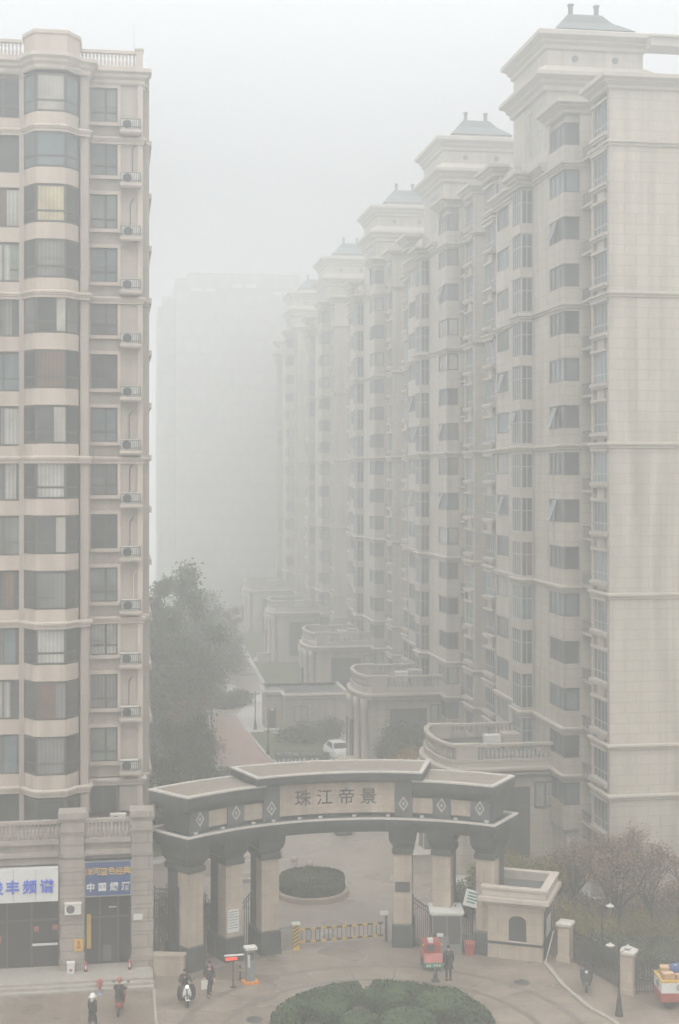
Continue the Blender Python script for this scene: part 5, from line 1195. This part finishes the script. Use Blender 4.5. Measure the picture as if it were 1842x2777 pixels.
# ------------------------------------------------------------------ people
def skin(name, parent, verts, edges, rad, m, root=0, sub=1):
    me = bpy.data.meshes.new(name); me.from_pydata(verts, edges, [])
    o = bpy.data.objects.new(name, me); col.objects.link(o)
    md = o.modifiers.new('skin', 'SKIN')
    for i, sv in enumerate(me.skin_vertices[0].data): sv.radius = (rad[i], rad[i]) if not isinstance(rad[i], tuple) else rad[i]; sv.use_root = (i == root)
    sb = o.modifiers.new('sub', 'SUBSURF'); sb.levels = sub; sb.render_levels = sub
    bpy.context.view_layer.update()
    res = bpy.data.meshes.new_from_object(o.evaluated_get(bpy.context.evaluated_depsgraph_get()))
    bpy.data.objects.remove(o)
    res.name = name; res.materials.clear(); res.materials.append(m); res.polygons.foreach_set('use_smooth', [True]*len(res.polygons))
    ob = bpy.data.objects.new(name, res); col.objects.link(ob); ob.parent = parent; return ob
def lerp(a, b_, t_): return tuple(a[i]+(b_[i]-a[i])*t_ for i in range(3))
def person(label, x, y, rz, P, top, legs, shoe='iron', coat_len=None, hair='short', helmet=None, hat=None, coat_w=.2, z0=.006, skirt=None):
    """P: joints of a figure looking towards -Y: pelvis, chest, neck, head, and lists sh, el, wr, hip, kn, an for left and right"""
    t = thing('person', label, 'person', (x, y, z0), rz)
    pel, ch, nk, hd = Vector(P['pelvis']), Vector(P['chest']), Vector(P['neck']), Vector(P['head'])
    V, E, Q = [], [], []
    def a(p, r, frm=None):
        V.append(tuple(p)); Q.append(r)
        if frm is not None: E.append((frm, len(V)-1))
        return len(V)-1
    root = a(pel, (.14, .10)); sp = a((pel+ch)/2, (.13, .10), root); c = a(ch, (.15, .10), sp); n_ = a(nk, .055, c); h0 = a(hd-Vector((0, 0, .04)), (.07, .075), n_); h1 = a(hd+Vector((0, .005, .05)), (.075, .085), h0); a(hd+Vector((0, .01, .11)), (.05, .055), h1); a(hd+Vector((0, -.095, -.005)), .018, h0)
    for i in (0, 1):
        s = a(P['sh'][i], .058, c); e_ = a(P['el'][i], .045, s); w_ = a(P['wr'][i], .03, e_)
        d = (Vector(P['wr'][i])-Vector(P['el'][i])).normalized(); pm = a(Vector(P['wr'][i])+d*.07, (.035, .02), w_)
        sd = d.cross(Vector((0, 1, .2))).normalized()
        for k, (o_, l_) in enumerate(((-.03, .065), (-.01, .08), (.01, .075), (.03, .06))): f1 = a(Vector(V[pm])+d*l_*.55+sd*o_, .0095, pm); a(Vector(V[pm])+d*l_+sd*o_+Vector((0, -.02, 0)), .008, f1)
        f1 = a(Vector(V[w_])+d*.045-sd*.045, .011, w_); a(Vector(V[f1])+d*.03+Vector((0, -.015, 0)), .009, f1)
        hp = a(P['hip'][i], .08, root); kn = a(P['kn'][i], .058, hp); an = a(P['an'][i], .038, kn); a(Vector(P['an'][i])+Vector((0, -.14, -.05)), .03, an)
    body = skin('body', t, V, E, Q, M['skin'], 0)
    # jacket
    V, E, Q = [], [], []
    lo = pel+Vector((0, 0, -.04)); r0 = a(lo, (.165, .125)); s0 = a((pel+ch)/2, (.17, .135), r0); c = a(ch, (.18, .135), s0); a(nk+Vector((0, 0, -.01)), .07, c)
    for i in (0, 1):
        s = a(P['sh'][i], .08, c); e_ = a(P['el'][i], .066, s); a(lerp(P['el'][i], P['wr'][i], .95), .05, e_)
    skin('jacket', t, V, E, Q, M[top], 1)
    if coat_len:
        b = MB(); zt, zb = pel.z+.02, coat_len
        b.loft([[((coat_w*(.9+.35*f))*math.cos(2*math.pi*k/14)+pel.x, pel.y+(.14+.06*f)*math.sin(2*math.pi*k/14), zt+(zb-zt)*f) for k in range(14)] for f in (0, .25, .5, .75, 1)]); local(t, 'coat_skirt', M[top], b, True)
    V, E, Q = [], [], []
    r0 = a(pel+Vector((0, 0, .01)), (.15, .115))
    for i in (0, 1): hp = a(P['hip'][i], .098, r0); kn = a(P['kn'][i], .075, hp); a(lerp(P['kn'][i], P['an'][i], .94), .058, kn)
    skin('trousers', t, V, E, Q, M[legs], 0)
    for i in (0, 1):
        p = P['an'][i]; b = MB(); b.loft([[(p[0]-.045, p[1]+.06, p[2]-.09), (p[0]+.045, p[1]+.06, p[2]-.09), (p[0]+.05, p[1]-.2, p[2]-.09), (p[0]-.05, p[1]-.2, p[2]-.09)], [(p[0]-.04, p[1]+.05, p[2]+.02), (p[0]+.04, p[1]+.05, p[2]+.02), (p[0]+.035, p[1]-.17, p[2]-.04), (p[0]-.035, p[1]-.17, p[2]-.04)]]); local(t, 'shoe', M[shoe], b)
    h = hd
    b = MB(); b.box(h.x-.042, h.x-.022, h.y-.094, h.y-.07, h.z+.022, h.z+.034); b.box(h.x+.022, h.x+.042, h.y-.094, h.y-.07, h.z+.022, h.z+.034); local(t, 'eyes', M['iron'], b)
    b = MB(); b.box(h.x-.025, h.x+.025, h.y-.092, h.y-.06, h.z-.058, h.z-.05); local(t, 'mouth', M['redfade'], b)
    for s in (-1, 1): b = MB(); b.ball((h.x+s*.088, h.y+.01, h.z+.01), .014, .025, .035, 6, 5); local(t, 'ear', M['skin'], b)
    if helmet:
        b = MB(); b.lathe([(.115, .0), (.135, .05), (.125, .13), (.08, .19), (.02, .205)], 0, 0, 12); b.v = [Vector((p.x+h.x, p.y*1.15+h.y+.015, p.z+h.z+.01)) for p in b.v]; local(t, 'helmet', M[helmet], b, True)
    elif hat:
        b = MB(); b.lathe([(.19, .015), (.2, .03), (.13, .06), (.115, .12), (.08, .17), (.02, .18)], 0, 0, 14); b.v = [Vector((p.x+h.x, p.y*1.1+h.y+.01, p.z+h.z+.03)) for p in b.v]; local(t, 'hat', M[hat], b, True)
        b = MB(); b.ball((h.x, h.y+.05, h.z-.06), .11, .08, .15); local(t, 'hair', M['white'], b, True)
    else:
        b = MB(); b.ball((h.x, h.y+.022, h.z+.055), .095, .098, .088, 12, 9)
        if hair == 'long': b.ball((h.x, h.y+.06, h.z-.06), .10, .055, .17)
        local(t, 'hair', M['hair'], b, True)
    return t
def stand(w=.18, step=0.0, arm=.0):
    return dict(pelvis=(0, 0, .93), chest=(0, .01, 1.32), neck=(0, .01, 1.5), head=(0, -.015, 1.62), sh=[(-w, .01, 1.42), (w, .01, 1.42)], el=[(-w-.06, .03+arm, 1.14), (w+.06, .03-arm, 1.14)], wr=[(-w-.06, -.05+arm*1.6, .90), (w+.06, -.05-arm*1.6, .90)],
                hip=[(-.09, 0, .88), (.09, 0, .88)], kn=[(-.1, -.02-step*.6, .50), (.1, -.02+step*.4, .50)], an=[(-.1, .02-step, .095), (.1, .02+step, .1)])
S_ = stand(.19); S_['sh'] = [(-.2, .01, 1.46), (.2, .01, 1.46)]; S_['head'] = (0, -.02, 1.68); S_['neck'] = (0, .01, 1.55); S_['chest'] = (0, .01, 1.36)
person('guard in a long black coat standing beside the red tricycle', 16.95, 71.25, R(185), S_, 'black', 'black', coat_len=.62, coat_w=.21)
Wk = stand(.165, .20, .10)
wm = person('woman in black walking with a white bag towards the street', 4.68, 71.0, R(8), Wk, 'black', 'black', hair='long', coat_len=.62, coat_w=.17)
t = thing('shopping_bag', 'white bag carried by the walking woman in black', 'bag', (4.42, 70.85, .42), R(8))
b = MB(); b.loft([[(-.15, -.06, 0), (.15, -.06, 0), (.15, .06, 0), (-.15, .06, 0)], [(-.17, -.05, .44), (.17, -.05, .44), (.17, .05, .44), (-.17, .05, .44)]]); local(t, 'sack', M['offwhite'], b)
b = MB(); b.poly([(-.08, 0, .44), (-.03, 0, .56), (.03, 0, .56), (.08, 0, .44)], .009, 4); local(t, 'handle', M['offwhite'], b)
Hw = stand(.165, .16, .06); 
for k in ('pelvis', 'chest', 'neck', 'head'): Hw[k] = (Hw[k][0], Hw[k][1], Hw[k][2]*.96)
person('woman in a pale brimmed hat and black coat at the lower left edge', -1.0, 67.4, R(150), Hw, 'black', 'black', hat='white', coat_len=.5, coat_w=.18)
ride = dict(pelvis=(0, .30, .84), chest=(0, .22, 1.22), neck=(0, .19, 1.40), head=(0, .14, 1.52), sh=[(-.19, .2, 1.32), (.19, .2, 1.32)], el=[(-.27, -.02, 1.12), (.27, -.02, 1.12)], wr=[(-.30, -.27, 1.09), (.30, -.27, 1.09)],
            hip=[(-.1, .26, .82), (.1, .26, .82)], kn=[(-.15, -.16, .74), (.15, -.16, .74)], an=[(-.13, -.08, .44), (.13, -.08, .44)])
scooter('white-fronted electric scooter with a dark wind apron ridden towards the street', 3.45, 70.2, R(6), 'dgrey', 'front', True)
person('rider in dark clothes seated on the white-fronted scooter', 3.45, 70.2, R(6), ride, 'black', 'black')
scooter('dark scooter with a red tail ridden past the shop steps', .27, 69.6, R(172), 'red', None, False)
person('rider in a red helmet seen from behind on the red-tailed scooter', .27, 69.6, R(172), ride, 'black', 'black', helmet='redfade')
scooter('dark scooter with a blue quilted apron parked by the iron fence', 23.5, 68.8, R(-20), 'dgrey', 'blue', False, z0=.106)

# loaded cargo cart on the right
t = thing('cargo_tricycle', 'white and red cargo cart with black oval marks loaded with cartons', 'cargo cart', (26.15, 65.5, .1), R(-7))
b = MB(); b.box(0, 2.3, 0, 1.45, .78, 1.30); local(t, 'upper_box', M['white'], b)
b = MB(); b.box(-.01, 2.31, -.01, 1.46, .36, .78); local(t, 'lower_box', M['red'], b)
b = MB(); b.box(-.02, 2.32, -.02, .08, 1.30, 1.40); b.box(-.02, 2.32, 1.37, 1.47, 1.30, 1.40); b.box(-.02, .08, .08, 1.37, 1.30, 1.40); b.box(2.22, 2.32, .08, 1.37, 1.30, 1.40); local(t, 'rim', M['yellow'], b)
b = MB(); b.ring((0, 0, 0), .16, .022, 'y', 20, 4); b.box(-.09, .09, -.012, .012, -.02, .02); b.v = [Vector((p.x*1.25+.95, p.y-.008, p.z+1.06)) for p in b.v]
e_ = MB(); e_.ring((0, 0, 0), .15, .022, 'x', 20, 4); e_.box(-.012, .012, -.09, .09, -.02, .02); e_.v = [Vector((p.x-.008, p.y*1.2+.72, p.z+1.04)) for p in e_.v]
k = len(b.v); b.v += e_.v; b.f += [tuple(i+k for i in f) for f in e_.f]; local(t, 'oval_mark', M['dgrey'], b)
for x_, y_ in ((.35, .1), (1.9, .1), (.35, 1.3), (1.9, 1.3)):
    b = MB(); b.ring((x_, y_, .24), .18, .06, 'y', 16, 6); b.ball((x_, y_, .24), .17, .03, .17); local(t, 'wheel', M['rubber'], b)
b = MB(); b.tube((2.3, .72, .5), (3.0, .72, .6), .04); b.tube((3.0, .72, .25), (2.9, .72, 1.2), .03); b.tube((2.9, .4, 1.2), (2.9, 1.04, 1.2), .02); local(t, 'front_frame', M['iron'], b)
def carton(label, dx, dy, dz, sx, sy, sz, rz, m='carton'):
    T = Matrix.Translation((26.15, 65.5, .1)) @ Matrix.Rotation(R(-7), 4, 'Z'); p = T @ Vector((dx, dy, dz))
    t = thing('carton', label, 'carton', p, R(-7+rz), 'cartons piled on the cargo cart')
    b = MB(); b.box(-sx/2, sx/2, -sy/2, sy/2, 0, sz); local(t, 'box', M[m], b)
    b = MB(); b.box(-sx/2-.003, sx/2+.003, -.03, .03, sz-.12, sz+.004); local(t, 'tape', M['offwhite'], b)
carton('brown carton at the front left corner of the cart load', .42, .42, 1.302, .55, .45, .34, 8)
carton('brown carton behind the front left one on the cart', .5, 1.0, 1.302, .62, .5, .46, -5)
carton('brown carton at the middle front of the cart load', 1.15, .42, 1.302, .7, .5, .28, -4)
carton('brown carton at the right end of the cart load', 1.8, .75, 1.302, .55, .8, .5, 5)
t = thing('sack', 'blue bulging sack with pale marks lying on top of the cart load', 'sack', (27.3, 66.25, 1.40), R(-7), None)
b = MB(); b.ball((0, 0, .32), .55, .36, .34, 14, 9); local(t, 'cloth', M['navy'] if False else mat('blue_sack_cloth', (.03, .055, .16), .8, .25, 5), b, True)
b = MB(); b.ball((-.15, -.12, .58), .1, .06, .05); b.ball((.18, -.2, .5), .08, .05, .06); local(t, 'pale_patch', M['offwhite'], b)
# ------------------------------------------------------------------ air, sky, light, camera
for o in bpy.data.objects:
    if '_z' in o: del o['_z']
b = MB(); b.box(-330, 350, -110, 650, -1.5, 64.0)
hz = b.build('haze', [], None); hz.data.materials.clear()
hm = bpy.data.materials.new('haze_air'); hm.use_nodes = True; nt = hm.node_tree; nt.nodes.clear()
out = nt.nodes.new('ShaderNodeOutputMaterial'); pv = nt.nodes.new('ShaderNodeVolumePrincipled')
pv.inputs['Color'].default_value = (HAZE_C[0], HAZE_C[1], HAZE_C[2], 1); pv.inputs['Density'].default_value = HAZE_D; pv.inputs['Anisotropy'].default_value = HAZE_G
nt.links.new(pv.outputs['Volume'], out.inputs['Volume']); hz.data.materials.append(hm); tag(hz, kind='stuff')
wd = bpy.data.worlds.new('World'); sc.world = wd; wd.use_nodes = True; nt = wd.node_tree; N = nt.nodes; L = nt.links
sky = N.new('ShaderNodeTexSky'); sky.sky_type = 'NISHITA'; sky.sun_disc = False
sky.sun_elevation = R(55); sky.sun_rotation = R(200); sky.air_density = 1.0; sky.dust_density = 6.0; sky.ozone_density = 1.0
hs = N.new('ShaderNodeHueSaturation'); hs.inputs['Saturation'].default_value = .12
mx = N.new('ShaderNodeMix'); mx.data_type = 'RGBA'; mx.inputs[0].default_value = .75; mx.inputs[7].default_value = (SKY*.985, SKY*1.0, SKY*1.01, 1)
L.new(sky.outputs[0], hs.inputs['Color']); L.new(hs.outputs[0], mx.inputs[6]); tc = N.new('ShaderNodeTexCoord'); sx = N.new('ShaderNodeSeparateXYZ'); L.new(tc.outputs['Generated'], sx.inputs[0])
mr = N.new('ShaderNodeMapRange'); mr.inputs['From Min'].default_value = .2; mr.inputs['To Min'].default_value = SKY_LO; mr.inputs['To Max'].default_value = SKY_HI    # an overcast sky is brightest overhead
L.new(sx.outputs['Z'], mr.inputs['Value']); m2 = N.new('ShaderNodeMix'); m2.data_type = 'RGBA'; m2.blend_type = 'MULTIPLY'; m2.inputs[0].default_value = 1
L.new(mx.outputs[2], m2.inputs[6]); L.new(mr.outputs['Result'], m2.inputs[7]); L.new(m2.outputs[2], N['Background'].inputs['Color'])
N['Background'].inputs['Strength'].default_value = .12
sl = bpy.data.lights.new('sun', 'SUN'); sl.energy = .6; sl.angle = R(60); sl.color = (1, .98, .95)
so = bpy.data.objects.new('sun', sl); col.objects.link(so)
az, el = R(200), R(55); dv = Vector((math.sin(az)*math.cos(el), math.cos(az)*math.cos(el), math.sin(el))); so.rotation_euler = dv.to_track_quat('Z', 'Y').to_euler(); so.location = dv*300
cam = bpy.data.cameras.new('camera'); co = bpy.data.objects.new('camera', cam); col.objects.link(co); sc.camera = co
cam.sensor_fit = 'VERTICAL'; cam.sensor_height = 36; cam.sensor_width = 24; cam.lens = 50; cam.shift_y = -.0369; cam.clip_start = .5; cam.clip_end = 2500
co.location = (0, 0, 26); co.rotation_euler = (R(90), 0, R(-9))
sc.view_settings.view_transform = 'Standard'; sc.view_settings.look = 'None'; sc.view_settings.gamma = 1; sc.view_settings.exposure = EXPO
cy = sc.cycles; cy.max_bounces = 12; cy.diffuse_bounces = 4; cy.glossy_bounces = 3; cy.transmission_bounces = 3; cy.volume_bounces = VB; cy.transparent_max_bounces = 6
cy.use_denoising = True; cy.caustics_reflective = False; cy.caustics_refractive = False
